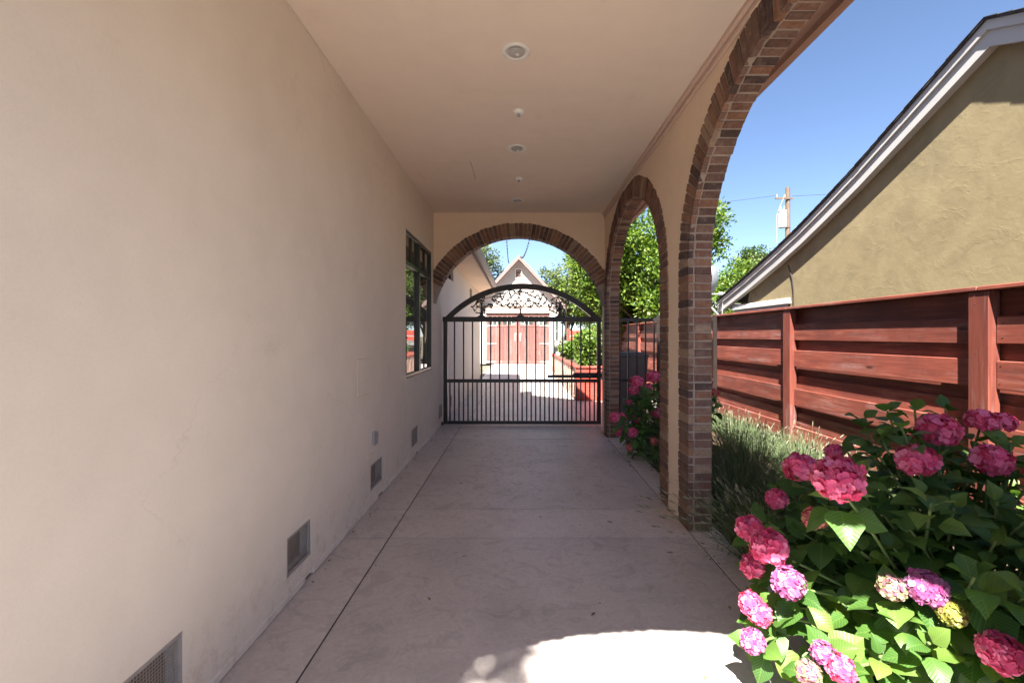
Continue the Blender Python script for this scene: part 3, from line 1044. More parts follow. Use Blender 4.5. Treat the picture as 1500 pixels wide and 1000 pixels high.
pk_lo = MB().cbox(-0.0125, 0.0125, -0.0125, 0.0125, 0.0, 0.69, 0.002).mesh('picket', M_IRON)
nb = 17
stp = (gx1 - gx0 - 0.07) / nb
for i in range(1, nb):
    x = gx0 + 0.035 + i * stp
    o = link('picket', pk_hi, gate, False)
    o.location = (x, 0, 0.825)
for i in range(1, nb * 2):
    x = gx0 + 0.035 + i * stp / 2
    o = link('picket', pk_lo, gate, False)
    o.location = (x, 0, 0.075)
# cut-metal trees in the arch
def web_tree(cx, zt, zc, rx_, rz_, n_, seed, tw):
    rnd = random.Random(seed)
    m_ = MB()
    yq = GY
    # flared trunk
    base = 1.945
    prof_ = [(0.085, base), (0.035, base + 0.03), (tw, base + 0.075), (tw * 0.9, (base + zt) / 2), (tw * 0.95, zt - 0.02), (tw * 1.3, zt)]
    for (wa, za), (wb, zb) in zip(prof_, prof_[1:]):
        m_.add([(cx - wa, yq - 0.005, za), (cx + wa, yq - 0.005, za), (cx + wb, yq - 0.005, zb), (cx - wb, yq - 0.005, zb),
                (cx - wa, yq + 0.005, za), (cx + wa, yq + 0.005, za), (cx + wb, yq + 0.005, zb), (cx - wb, yq + 0.005, zb)],
               [(0, 1, 2, 3), (7, 6, 5, 4), (0, 3, 7, 4), (1, 5, 6, 2)])
    nodes = []
    tries = 0
    while len(nodes) < n_ and tries < 6000:
        tries += 1
        a, r_ = rnd.uniform(0, 2 * math.pi), math.sqrt(rnd.random())
        x, z = cx + rx_ * r_ * math.cos(a), zc + rz_ * r_ * math.sin(a)
        rr2 = math.hypot(x - gcx, z - gcz)
        if rr2 > gr - 0.085 or z < 1.99:
            continue
        if all(math.hypot(x - p[0], (z - p[1]) * 1.5) > 0.062 for p in nodes):
            nodes.append((x, z))
    # limbs from the trunk head
    for p in sorted(nodes, key=lambda q: math.hypot(q[0] - cx, q[1] - zt))[:6]:
        pts = bez((cx, yq, zt - 0.01), ((cx + p[0]) / 2, yq, zt + 0.01), (p[0], yq, p[1]), 4)
        for a, b in zip(pts, pts[1:]):
            m_.bar(a, b, 0.010, 0.012, (0, 1, 0))
    done = set()
    for i, p in enumerate(nodes):
        ds = sorted(range(len(nodes)), key=lambda j: math.hypot(nodes[j][0] - p[0], (nodes[j][1] - p[1]) * 1.3))
        for j in ds[1:4]:
            if (j, i) in done or (i, j) in done:
                continue
            done.add((i, j))
            q = nodes[j]
            bw = rnd.uniform(0.009, 0.023)
            mid_ = ((p[0] + q[0]) / 2 + rnd.uniform(-.015, .015), yq, (p[1] + q[1]) / 2 + rnd.uniform(-.018, .018))
            pts = bez((p[0], yq, p[1]), mid_, (q[0], yq, q[1]), 3)
            for a, b in zip(pts, pts[1:]):
                m_.bar(a, b, bw, 0.010, (0, 1, 0))
    # leaves: flat pointed plates hung on the web
    for p in nodes:
        for _ in range(3):
            a = rnd.uniform(0, 2 * math.pi)
            l, w2 = rnd.uniform(0.03, 0.055), rnd.uniform(0.008, 0.016)
            d = Vector((math.cos(a), 0, math.sin(a) * 0.7))
            s_ = Vector((-d.z, 0, d.x))
            p0 = Vector((p[0], yq - 0.004, p[1]))
            poly = [p0, p0 + d * l * 0.5 + s_ * w2, p0 + d * l, p0 + d * l * 0.5 - s_ * w2]
            pb = [q + Vector((0, 0.008, 0)) for q in poly]
            m_.add(poly + pb, [(0, 1, 2, 3), (7, 6, 5, 4), (0, 4, 5, 1), (1, 5, 6, 2), (2, 6, 7, 3), (3, 7, 4, 0)])
    part('tree_ornament', m_, M_IRON, gate)
web_tree(0.03, 2.09, 2.265, 0.52, 0.18, 50, 3, 0.014)
web_tree(-0.67, 2.20, 2.16, 0.22, 0.16, 17, 5, 0.020)
web_tree(0.735, 2.20, 2.16, 0.22, 0.16, 17, 9, 0.020)
m = MB()
m.cbox(gx0 - 0.10, gx0 - 0.003, GY - 0.05, GY + 0.05, 0.0, 0.055, 0.008)
part('floor_guide', m, M_BLACK, gate)
op = empty('gate_opener', (1.5, GY + 0.08, 0.86), 'black gate opener arm fixed along the middle rail', 'gate opener')
m = MB()
m.cbox(0.52, 1.44, GY + 0.035, GY + 0.085, 0.845, 0.895, 0.008)
part('arm', m, M_BLACK, op)
m = MB()
m.cbox(0.98, 1.50, GY + 0.032, GY + 0.12, 0.835, 0.935, 0.03)
part('motor_housing', m, M_BLACK, op)
m = MB()
m.cbox(1.50, 1.60, GY + 0.02, GY + 0.13, 0.80, 0.95, 0.01)
part('bracket', m, M_BLACK, op)

# black side fence in line with the gate
sf = empty('metal_side_fence', (2.5, GY, 0), 'black metal picket fence between the arcade and the red fence', 'fence')
for (za, zb) in ((1.86, 1.92), (0.78, 0.83), (0.10, 0.15)):
    m = MB()
    m.cbox(1.56, 3.56, GY - 0.02, GY + 0.02, za, zb, 0.004)
    part('rail', m, M_IRON, sf)
pk_s = MB().cbox(-0.0125, 0.0125, -0.0125, 0.0125, 0.0, 1.86, 0.002).mesh('picket', M_IRON)
for i in range(13):
    o = link('picket', pk_s, sf, False)
    o.location = (1.66 + i * 0.155 - 2.5, 0, 0.03)
for x in (2.52, 3.53):
    m = MB()
    m.cbox(x - 0.03, x + 0.03, GY - 0.03, GY + 0.03, 0.0, 1.98, 0.004)
    part('post', m, M_IRON, sf)

# ------------------------------------------------------------------ red timber fence
fence = empty('timber_fence', (3.65, 10, 0), 'red stained timber fence of spaced horizontal boards along the right side', 'fence')
posts = [-1.53, 1.0, 3.53, 6.06, 8.59, 11.12, 13.65, 16.18, 18.71, 21.24, 23.77]
post_me = MB().cbox(-0.045, 0.045, -0.08, 0.08, 0.0, 1.945, 0.005).mesh('post', M_REDZ)
FB = [(1.545, 1.75), (1.205, 1.42), (0.70, 0.915), (0.215, 0.42)]
BB = [(1.735, 1.949), (1.395, 1.575), (0.90, 1.08), (0.405, 0.60), (0.03, 0.235)]
CB = [(1.05, 1.27), (0.56, 0.76), (1.53, 1.76)]
def fboards(prefix_parent, y0, y1):
    for (a, b) in FB:
        m_ = MB()
        j = random.uniform(-0.008, 0.008)
        m_.cbox(3.615 + random.uniform(-.003, .003), 3.642, y0 + random.uniform(0.004, 0.03), y1 - 0.004, a + j, b + j, 0.004)
        # slight sag and twist of the board
        sag = random.uniform(-0.006, 0.006)
        m_.v = [(x, y, z + sag * (y - y0) / (y1 - y0)) for (x, y, z) in m_.v]
        part('board', m_, M_RED, prefix_parent)
    for (a, b) in BB:
        m_ = MB()
        m_.cbox(3.668, 3.69, y0 - 0.078, y1 + 0.078, a + random.uniform(-.006, .006), b, 0.003)
        part('board', m_, M_RED, prefix_parent)
    for (a, b) in CB:
        m_ = MB()
        m_.cbox(3.70, 3.72, y0 - 0.078, y1 + 0.078, a, b, 0.003)
        part('board', m_, M_RED, prefix_parent)
for i, y in enumerate(posts):
    o = link('post', post_me, fence, False)
    o.location = (3.605 - 3.65, y - 10, 0)
    if i + 1 < len(posts):
        fboards(fence, y + 0.08, posts[i + 1] - 0.08)
        m = MB()
        m.cbox(3.548, 3.725, y + 0.002, posts[i + 1] - 0.002, 1.95, 1.983, 0.005)
        part('cap', m, M_RED, fence)
nl = MB()
for i, y in enumerate(posts[:7]):
    for yy in (y - 0.12, y + 0.12):
        for (a, b) in FB:
            for zz in (a + 0.045, b - 0.045):
                nl.lathe([(0.0045, 0.0), (0.0045, -0.0015), (0.002, -0.0025)], (3.6125, yy + random.uniform(-.012, .012), zz + random.uniform(-.012, .012)), 7, 'x')
    for k in range(5):
        nl.lathe([(0.0045, 0.0), (0.0045, -0.0015), (0.002, -0.0025)], (3.5605, y + random.uniform(-.04, .04), 0.25 + k * 0.4 + random.uniform(-.03, .03)), 7, 'x')
part('nail_heads', nl, M_WIRE, fence)['kind'] = 'stuff'
# cross fence at the end of the yard
cf = empty('timber_fence', (3.0, 24.0, 0), 'short red timber fence beside the garage at the end of the yard', 'fence')
for k in range(6):
    m = MB()
    m.cbox(2.62, 3.56, 24.0, 24.025, 0.08 + k * 0.31, 0.34 + k * 0.31, 0.004)
    part('board', m, M_REDX, cf)
m = MB()
m.cbox(2.54, 2.615, 23.96, 24.05, 0.0, 2.0, 0.005)
part('post', m, M_REDZ, cf)

# ------------------------------------------------------------------ ochre neighbour house
NX = 4.80
nh = empty('neighbour_house', (8, 4.5, 0), 'ochre stucco neighbour house with flared gable and grey rake boards', 'house')
PK = (4.55, 4.76)
def rake(off=0.0):
    left = [(10.75, 2.40), (9.4, 2.80), (8.3, 3.155), (7.6, 3.40), (7.0, 3.64), (6.3, 3.935), PK]
    right = [(2 * PK[0] - y, z) for (y, z) in left[:-1]][::-1]
    return [(y, z - off) for (y, z) in left + right]
rk = rake(0.05)
m = MB()
m.prism([(10.3, 0.0)] + [p for p in rk if -1.2 < p[0] < 10.3] + [(-1.2, 0.0)], lambda p, t: (t, p[0], p[1]), NX, NX + 0.2)
part('wall', m, M_NEIGH, nh)
m = MB()
m.box(NX + 0.2, 12.8, 10.05, 10.25, 0, 2.35)
m.box(NX + 0.2, 12.8, -1.15, -0.95, 0, 2.35)
part('side_wall', m, M_NEIGH, nh)
m = MB()
top, bot = rake(-0.020), rake(0.0)
poly = top + bot[::-1]
for i in range(len(top) - 1):
    a, b, c, d = top[i], top[i + 1], bot[i + 1], bot[i]
    m.prism([a, b, c, d], lambda p, t: (t, p[0], p[1]), NX - 0.15, 13.0)
part('roof', m, M_SHINGLE, nh)
# shingle course ends along the rake
for side in (0, 1):
    m = MB()
    pts = rake(-0.021)[:7] if side == 0 else rake(-0.021)[6:]
    for (p, q) in zip(pts, pts[1:]):
        L_ = math.hypot(q[0] - p[0], q[1] - p[1])
        n_ = max(1, int(L_ / 0.14))
        for k in range(n_):
            f0, f1 = k / n_, (k + 1) / n_
            y0, z0 = p[0] + (q[0] - p[0]) * f0, p[1] + (q[1] - p[1]) * f0
            y1, z1 = p[0] + (q[0] - p[0]) * f1, p[1] + (q[1] - p[1]) * f1
            h0 = 0.012 if side == 0 else 0.003
            h1 = 0.003 if side == 0 else 0.012
            xx = NX - 0.155 - random.uniform(0.0, 0.006)
            m.prism([(y0, z0 + 0.001), (y1, z1 + 0.001), (y1, z1 + h1), (y0, z0 + h0)], lambda p_, t: (t, p_[0], p_[1]), xx, NX + 0.6)
    part('shingle_edge', m, M_SHINGLE, nh)
for (o0, o1, x0, x1, mt, nm) in ((0.005, 0.105, NX - 0.125, NX - 0.10, M_TRIMG, 'rake_trim'), (0.05, 0.27, NX - 0.10, NX - 0.07, M_TRIMG, 'rake_board')):
    m = MB()
    a, b = rake(o0), rake(o1)
    for i in range(len(a) - 1):
        m.prism([a[i], a[i + 1], b[i + 1], b[i]], lambda p, t: (t, p[0], p[1]), x0, x1)
    part(nm, m, mt, nh)
m = MB()
a, b = rake(0.24), rake(0.265)
for i in range(len(a) - 1):
    m.prism([a[i], a[i + 1], b[i + 1], b[i]], lambda p, t: (t, p[0], p[1]), NX - 0.069, NX - 0.001)
part('soffit', m, M_TRIMG, nh)
m = MB()
m.tube([(NX - 0.012, 7.92, 1.3), (NX - 0.012, 7.94, 2.4), (NX - 0.012, 7.98, 2.62), (NX - 0.012, 8.1, 2.86)], 0.008, 6)
part('cable', m, M_WIRE, nh)
m = MB()
m.cbox(NX - 0.06, NX - 0.001, 8.02, 10.2, 2.17, 2.215, 0.006)
m.cbox(NX - 0.03, NX - 0.001, 8.04, 10.18, 2.218, 2.275, 0.006)
part('window_head', m, M_WHITE, nh)
m = MB()
m.cbox(NX - 0.025, NX - 0.001, 8.10, 10.1, 1.2, 2.165, 0.004)
part('shutter', m, M_TRIMG, nh)
m = MB()
m.prism([(p[0] * 0.9, p[1] * 0.9) for p in prof], lambda p, t: (t, 10.72 + p[0], 2.27 + p[1]), NX - 0.14, 12.9)
part('gutter', m, M_GUTTER, nh)
# satellite dish on the eave corner
sd = empty('satellite_dish', (4.68, 10.6, 2.0), 'grey satellite dish on a bent arm at the eave corner beside the brick pier', 'satellite dish')
m = MB()
prof_d = [(0.005, 0.10), (0.10, 0.093), (0.20, 0.07), (0.28, 0.04), (0.35, 0.0), (0.355, 0.004), (0.285, 0.052), (0.20, 0.082), (0.10, 0.106), (0.005, 0.112)]
m.lathe(prof_d, (0, 0, 0), 26, 'x')
do = part('dish', m, M_DISH, sd, False, True)
do.location = (-0.16, 0.05, 0.90)
do.rotation_euler = (0, R(8), R(-38))
m = MB()
m.tube([(4.70, 10.62, 2.03), (4.62, 10.62, 2.12), (4.36, 10.64, 2.42), (4.34, 10.66, 2.72), (4.36, 10.68, 2.86)], 0.026, 8)
part('mast', m, M_GREY, sd)
m = MB()
m.tube([(4.36, 10.64, 2.58), (4.60, 10.45, 2.56), (4.80, 10.3, 2.60)], 0.014, 6)
m.cbox(4.56, 4.66, 10.36, 10.46, 2.53, 2.60, 0.01)
part('feed_arm', m, M_GREY, sd)
m = MB()
m.tube([(4.69, 10.7, 2.02), (4.69, 10.68, 2.38)], 0.012, 6)
m.tube([(4.69, 10.5, 2.10), (4.69, 10.45, 2.44)], 0.012, 6)
part('mount', m, M_GREY, sd)

# ------------------------------------------------------------------ garage at the end of the drive
GGY = 26.0
ga = empty('garage', (0, 28, 0), 'white gabled garage with dusty red carriage doors at the end of the driveway', 'garage')
gpz, gsl, gov = 6.12, 1.08, 2.55
m = MB()
gb = [(-2.35, 0), (-1.86, 0), (-1.86, 2.88), (1.76, 2.88), (1.76, 0), (2.35, 0), (2.35, gpz - 0.2 - gsl * 2.35), (0, gpz - 0.2), (-2.35, gpz - 0.2 - gsl * 2.35)]
def gfn(p, t):
    return (p[0], t, p[1])
m.box(-2.35, -1.86, GGY, GGY + 0.15, 0, 2.88)
m.box(1.76, 2.35, GGY, GGY + 0.15, 0, 2.88)
m.prism([(-2.35, 2.882), (2.35, 2.882), (2.35, gpz - 0.2 - gsl * 2.35), (0, gpz - 0.2), (-2.35, gpz - 0.2 - gsl * 2.35)], gfn, GGY, GGY + 0.15)
m.box(-2.35, -2.2, GGY + 0.152, 32, 0, 3.3)
m.box(2.2, 2.35, GGY + 0.152, 32, 0, 3.3)
part('wall', m, M_SIDING, ga)
m = MB()
z = 3.42
while z < gpz - 0.45:
    hw_ = (gpz - 0.24 - z - 0.17) / gsl
    m.prism([(-hw_, z), (hw_, z), (hw_ , z + 0.17), (-hw_, z + 0.17)], lambda p, t: (p[0], GGY - 0.004 - (0.018 if t == 0 and abs(p[1] - z) < 0.01 else 0.0) if t == 0 else GGY - 0.001, p[1]), 0, 1)
    z += 0.172
sd_o = part('clapboard', m, M_SIDING, ga)
sd_o['kind'] = 'stuff'
m = MB()
for s in (-1, 1):
    m.add([(0, GGY - 0.45, gpz), (s * gov, GGY - 0.45, gpz - gsl * gov), (s * gov, 32.3, gpz - gsl * gov), (0, 32.3, gpz),
           (0, GGY - 0.45, gpz - 0.12), (s * gov, GGY - 0.45, gpz - 0.12 - gsl * gov), (s * gov, 32.3, gpz - 0.12 - gsl * gov), (0, 32.3, gpz - 0.12)],
          [(0, 1, 2, 3), (7, 6, 5, 4), (0, 4, 5, 1), (1, 5, 6, 2), (2, 6, 7, 3)])
part('roof', m, M_ROOFG, ga)
for s in (-1, 1):
    m = MB()
    m.prism([(0, gpz + 0.03), (s * (gov + 0.03), gpz + 0.03 - gsl * (gov + 0.03)), (s * (gov + 0.03), gpz - 0.22 - gsl * (gov + 0.03)), (0, gpz - 0.22)], gfn, GGY - 0.49, GGY - 0.452)
    part('rake_board', m, M_RAKE, ga)
    m = MB()
    m.prism([(0, gpz - 0.13), (s * gov, gpz - 0.13 - gsl * gov), (s * gov, gpz - 0.16 - gsl * gov), (0, gpz - 0.16)], gfn, GGY - 0.45, GGY - 0.002)
    part('soffit', m, M_PINK, ga)
gv = MB()
gv.cbox(-0.22, -0.17, GGY - 0.06, GGY - 0.022, 4.86, 5.44, 0.004)
gv.cbox(0.13, 0.18, GGY - 0.06, GGY - 0.022, 4.86, 5.44, 0.004)
gv.cbox(-0.169, 0.129, GGY - 0.06, GGY - 0.022, 5.38, 5.44, 0.004)
gv.cbox(-0.169, 0.129, GGY - 0.06, GGY - 0.022, 4.86, 4.91, 0.004)
gvo = part('gable_vent', gv, M_WHITE, ga)
m = MB()
m.box(-0.17, 0.13, GGY - 0.028, GGY - 0.024, 4.90, 5.39)
part('backing', m, M_DARK, gvo)
for k in range(5):
    m = MB()
    m.bar((-0.165, GGY - 0.042, 4.955 + k * 0.09), (0.125, GGY - 0.042, 4.955 + k * 0.09), 0.03, 0.02, (0, 0.6, 0.8))
    part('slat', m, M_PINK, gvo)
m = MB()
m.cbox(-2.0, 1.95, GGY - 0.10, GGY - 0.003, 2.90, 3.30, 0.008)
part('header_board', m, M_PINK, ga)
m = MB()
m.cbox(-2.06, 2.01, GGY - 0.14, GGY - 0.003, 3.303, 3.36, 0.008)
part('header_cap', m, M_WHITE, ga)
for (xa, xb) in ((-2.02, -1.865), (1.765, 2.0)):
    m = MB()
    m.cbox(xa, xb, GGY - 0.05, GGY - 0.003, 0.02, 2.895, 0.006)
    part('door_trim', m, M_WHITE, ga)
m = MB()
m.box(-1.86, 1.76, GGY + 0.09, GGY + 0.12, 0, 2.88)
part('door_backing', m, M_DARK, ga)
dw = 1.80
for s, x0 in ((0, -1.85), (1, -0.045)):
    leaf = MB()
    x1 = x0 + dw
    leaf.cbox(x0, x0 + 0.12, GGY - 0.004, GGY + 0.045, 0.03, 2.86, 0.004)
    leaf.cbox(x1 - 0.12, x1, GGY - 0.004, GGY + 0.045, 0.03, 2.86, 0.004)
    leaf.cbox(x0 + 0.121, x1 - 0.121, GGY - 0.004, GGY + 0.045, 2.72, 2.86, 0.004)
    leaf.cbox(x0 + 0.121, x1 - 0.121, GGY - 0.004, GGY + 0.045, 2.12, 2.24, 0.004)
    leaf.cbox(x0 + 0.121, x1 - 0.121, GGY - 0.004, GGY + 0.045, 0.03, 0.20, 0.004)
    leaf.cbox(x0 + dw / 2 - 0.05, x0 + dw / 2 + 0.05, GGY - 0.004, GGY + 0.045, 2.241, 2.719, 0.004)
    lo = part('garage_door', leaf, M_DOOR, ga)
    n_ = 9
    pw = (dw - 0.242) / n_
    for k in range(n_):
        m = MB()
        m.cbox(x0 + 0.121 + k * pw + 0.003, x0 + 0.121 + (k + 1) * pw - 0.003, GGY + 0.012, GGY + 0.035, 0.201, 2.119, 0.004)
        part('plank', m, M_DOOR, lo)
    for k in range(2):
        xa = x0 + 0.121 if k == 0 else x0 + dw / 2 + 0.051
        xb = x0 + dw / 2 - 0.051 if k == 0 else x1 - 0.121
        m = MB()
        m.box(xa, xb, GGY + 0.018, GGY + 0.024, 2.24, 2.72)
        part('pane', m, M_GLASS, lo)
        m = MB()
        for q in (1, 2):
            xm = xa + (xb - xa) * q / 3
            m.box(xm - 0.012, xm + 0.012, GGY + 0.005, GGY + 0.017, 2.24, 2.72)
        m.box(xa, xb, GGY + 0.004, GGY + 0.0045 + 0.012, 2.47, 2.49)
        part('muntin', m, M_WHITE, lo)
    for zz in (0.12, 1.15, 2.18):
        m = MB()
        if s == 0:
            m.prism([(x0 + 0.0, zz - 0.035), (x0 + 0.55, zz - 0.015), (x0 + 0.60, zz), (x0 + 0.55, zz + 0.015), (x0, zz + 0.035)], gfn, GGY - 0.02, GGY - 0.005)
        else:
            m.prism([(x1, zz - 0.035), (x1 - 0.55, zz - 0.015), (x1 - 0.60, zz), (x1 - 0.55, zz + 0.015), (x1, zz + 0.035)], gfn, GGY - 0.02, GGY - 0.005)
        part('hinge', m, M_WHITE, lo)
    xh = x1 - 0.14 if s == 0 else x0 + 0.14
    m = MB()
    m.tube([(xh, GGY - 0.01, 1.38), (xh, GGY - 0.06, 1.42), (xh, GGY - 0.06, 1.66), (xh, GGY - 0.01, 1.70)], 0.022, 8)
    m.cbox(xh - 0.03, xh + 0.03, GGY - 0.015, GGY - 0.005, 1.32, 1.76, 0.003)
    part('handle', m, M_WHITE, lo)
m = MB()
m.cbox(2.06, 2.28, GGY - 0.03, GGY - 0.003, 1.15, 2.6, 0.005)
wo_ = part('side_window', m, M_WHITE, ga)
m = MB()
m.box(2.10, 2.24, GGY - 0.034, GGY - 0.031, 1.2, 2.55)
part('pane', m, M_GLASS, wo_)

# string lights from the garage peak
def catenary(p, q, sag, n=16):
    p, q = Vector(p), Vector(q)
    return [p.lerp(q, i / n) - Vector((0, 0, sag * 4 * (i / n) * (1 - i / n))) for i in range(n + 1)]
for (p, q, sg, lab) in (((0.08, GGY - 0.5, 6.1), (0.42, 8.05, 4.45), 0.55, 'string of small bulbs rising from the garage peak to the right'),
                        ((-0.55, GGY - 0.5, 5.75), (-0.28, 8.05, 4.55), 0.45, 'string of small bulbs hanging in front of the garage roof on the left')):
    st_ = empty('string_lights', p, lab, 'string lights', 'strings of bulbs over the yard')
    c = catenary(p, q, sg, 26)
    m = MB()
    m.tube(c, 0.004, 5)
    part('cable', m, M_WIRE, st_)
    m = MB()
    for pt in c[1:-1]:
        m.lathe([(0.010, 0.0), (0.014, -0.03), (0.024, -0.055), (0.017, -0.08), (0.004, -0.09)], pt, 8)
    bo = part('bulbs', m, M_BLACK, st_)
    bo['kind'] = 'stuff'

# ------------------------------------------------------------------ planter, grill, bin
pn = empty('raised_planter', (1.9, 15, 0), 'long red raised planter box with branch patterned side along the driveway', 'planter')
px0, px1, py0, py1, pz = 1.40, 2.60, 11.2, 19.6, 0.86
m = MB()
m.box(px0 + 0.04, px1 - 0.04, py0 + 0.04, py1 - 0.04, 0.0, 0.78)
part('soil', m, M_SOIL, pn)
for k in range(4):
    m = MB()
    m.cbox(px0 + 0.002, px1, py0, py0 + 0.035, 0.01 + k * 0.2, 0.205 + k * 0.2, 0.004)
    part('board', m, M_REDX, pn)
m = MB()
m.cbox(px0 - 0.03, px1 + 0.03, py0 - 0.03, py0 + 0.10, 0.815, 0.86, 0.006)
m.cbox(px0 - 0.03, px0 + 0.09, py0 + 0.101, py1, 0.815, 0.86, 0.006)
m.cbox(px1 - 0.09, px1 + 0.03, py0 + 0.101, py1, 0.815, 0.86, 0.006)
part('cap', m, M_REDX, pn)
m = MB()
m.box(px0, px0 + 0.03, py0 + 0.036, py1, 0.01, 0.81)
part('side_panel', m, M_PINK, pn)
rnd = random.Random(4)
for k in range(30):
    m = MB()
    y = py0 + 0.15 + k * 0.28
    lean = (0.35 if k % 2 else -0.35) + rnd.uniform(-0.1, 0.1)
    pts = [(px0 - 0.012, y - lean * 0.5, 0.03), (px0 - 0.012, y + rnd.uniform(-.04, .04), 0.42), (px0 - 0.012, y + lean * 0.5, 0.80)]
    m.tube(pts, [0.016, 0.012, 0.008], 6)
    part('branch', m, M_EAVE, pn)
m = MB()
m.box(px1 - 0.03, px1, py0 + 0.036, py1, 0.01, 0.81)
part('back_panel', m, M_RED, pn)

bg_ = empty('barbecue_grill', (1.98, 20.6, 0), 'covered dark barbecue grill behind the far end of the red planter', 'grill')
m = MB()
lid = [(0.30 * math.cos(a), 0.30 * math.sin(a) * 0.95) for a in [math.pi * i / 12 for i in range(13)]]
m.prism(lid, lambda p, t: (t, 20.6 + p[0], 1.12 + p[1]), 1.58, 2.34)
part('lid', m, M_PLASTIC, bg_, True, False)
m = MB()
m.cbox(1.60, 2.32, 20.32, 20.88, 0.90, 1.115, 0.02)
part('firebox', m, M_BLACK, bg_)
m = MB()
m.tube([(1.70, 20.27, 1.22), (2.22, 20.27, 1.22)], 0.014, 8)
part('handle', m, M_GREY, bg_)
for (x, y) in ((1.64, 20.36), (2.28, 20.36), (1.64, 20.84), (2.28, 20.84)):
    m = MB()
    m.cbox(x - 0.02, x + 0.02, y - 0.02, y + 0.02, 0.0, 0.90, 0.004)
    part('leg', m, M_BLACK, bg_)
m = MB()
m.cbox(2.345, 2.70, 20.36, 20.84, 1.04, 1.08, 0.006)
part('side_shelf', m, M_PLASTIC, bg_)

wb = empty('wheeled_bin', (2.18, 9.1, 0), 'grey wheeled bin behind the black side fence', 'bin')
m = MB()
vv = []
for (zz, hx, hy) in ((0.06, 0.24, 0.28), (0.95, 0.29, 0.35), (1.20, 0.30, 0.36)):
    vv += [(-hx, -hy, zz), (hx, -hy, zz), (hx, hy, zz), (-hx, hy, zz)]
ff = [(3, 2, 1, 0), (8, 9, 10, 11)]
for i in range(2):
    for j in range(4):
        ff.append((i * 4 + j, i * 4 + (j + 1) % 4, (i + 1) * 4 + (j + 1) % 4, (i + 1) * 4 + j))
m.add(vv, ff)
part('body', m, M_PLASTIC, wb, False)
m = MB()
m.cbox(-0.32, 0.32, -0.38, 0.38, 1.202, 1.25, 0.015)
m.cbox(-0.26, 0.26, -0.30, 0.30, 1.251, 1.28, 0.012)
part('lid', m, M_PLASTIC, wb, False)
for s in (-1, 1):
    m = MB()
    m.lathe([(0.04, -0.025), (0.10, -0.025), (0.12, -0.015), (0.12, 0.015), (0.10, 0.025), (0.04, 0.025)], (s * 0.27, 0.30, 0.12), 18, 'x')
    part('wheel', m, M_BLACK, wb, False)
m = MB()
m.tube([(-0.22, 0.36, 1.17), (-0.22, 0.43, 1.17), (0.22, 0.43, 1.17), (0.22, 0.36, 1.17)], 0.015, 8)
part('handle', m, M_PLASTIC, wb, False)

# ------------------------------------------------------------------ utility pole
pb = at(1154, 480, 30.0)
up = empty('utility_pole', (pb.x, 30, 0), 'wooden utility pole with pale transformer beyond the neighbour roof', 'utility pole')
ptop = at(1154, 275, 30.0).z
m = MB()
m.tube([(pb.x, 30, -0.1), (pb.x, 30, ptop * 0.5), (pb.x, 30, ptop)], [0.19, 0.165, 0.135], 12)
part('pole', m, M_POLE, up)
tz = at(1146, 320, 29.7)
m = MB()
m.lathe([(0.20, -0.62), (0.245, -0.58), (0.245, 0.42), (0.27, 0.43), (0.27, 0.47), (0.20, 0.53), (0.05, 0.56)], (tz.x, 29.7, tz.z), 18)
part('transformer', m, M_TRANSF, up, True)
for dx in (-0.12, 0.12):
    m = MB()
    m.lathe([(0.03, 0.5), (0.05, 0.56), (0.03, 0.60), (0.05, 0.66), (0.03, 0.72), (0.012, 0.80)], (tz.x + dx, 29.7, tz.z), 8)
    part('bushing', m, M_GREY, up)
m = MB()
m.bar((pb.x - 0.9, 29.85, ptop - 0.75), (pb.x + 0.25, 29.85, ptop - 0.75), 0.09, 0.10)
m.bar((pb.x - 0.65, 29.86, ptop - 2.6), (pb.x + 0.1, 29.86, ptop - 2.6), 0.06, 0.08)
part('crossarm', m, M_POLE, up)
for dx in (-0.8, -0.3):
    m = MB()
    m.lathe([(0.02, 0.05), (0.05, 0.10), (0.03, 0.14), (0.05, 0.19), (0.015, 0.25)], (pb.x + dx, 29.85, ptop - 0.75), 8)
    part('insulator', m, M_GREY, up)
m = MB()
m.tube([(pb.x + 0.16, 29.84, 0), (pb.x + 0.16, 29.84, ptop - 3.0)], 0.03, 6)
m.tube([(tz.x - 0.3, 29.8, tz.z - 1.6), (tz.x - 0.32, 29.8, tz.z + 0.2), (tz.x - 0.12, 29.75, tz.z + 0.8), (pb.x - 0.3, 29.85, ptop - 0.55)], 0.02, 5)
part('riser', m, M_GREY, up)
for k, (a, b, sg) in enumerate((((pb.x - 0.8, 29.85, ptop - 0.55), (pb.x - 45, 48, ptop + 2.5), 1.2), ((pb.x + 0.2, 29.85, ptop - 0.6), (pb.x + 40, 8, ptop - 1.0), 1.0))):
    m = MB()
    m.tube(catenary(a, b, sg, 20), 0.013, 5)
    tag(part('overhead_wire', m, M_WIRE), ['thin overhead wire running left from the top of the utility pole', 'thin overhead wire running right from the utility pole towards the neighbour roof'][k], 'wire', 'overhead wires')

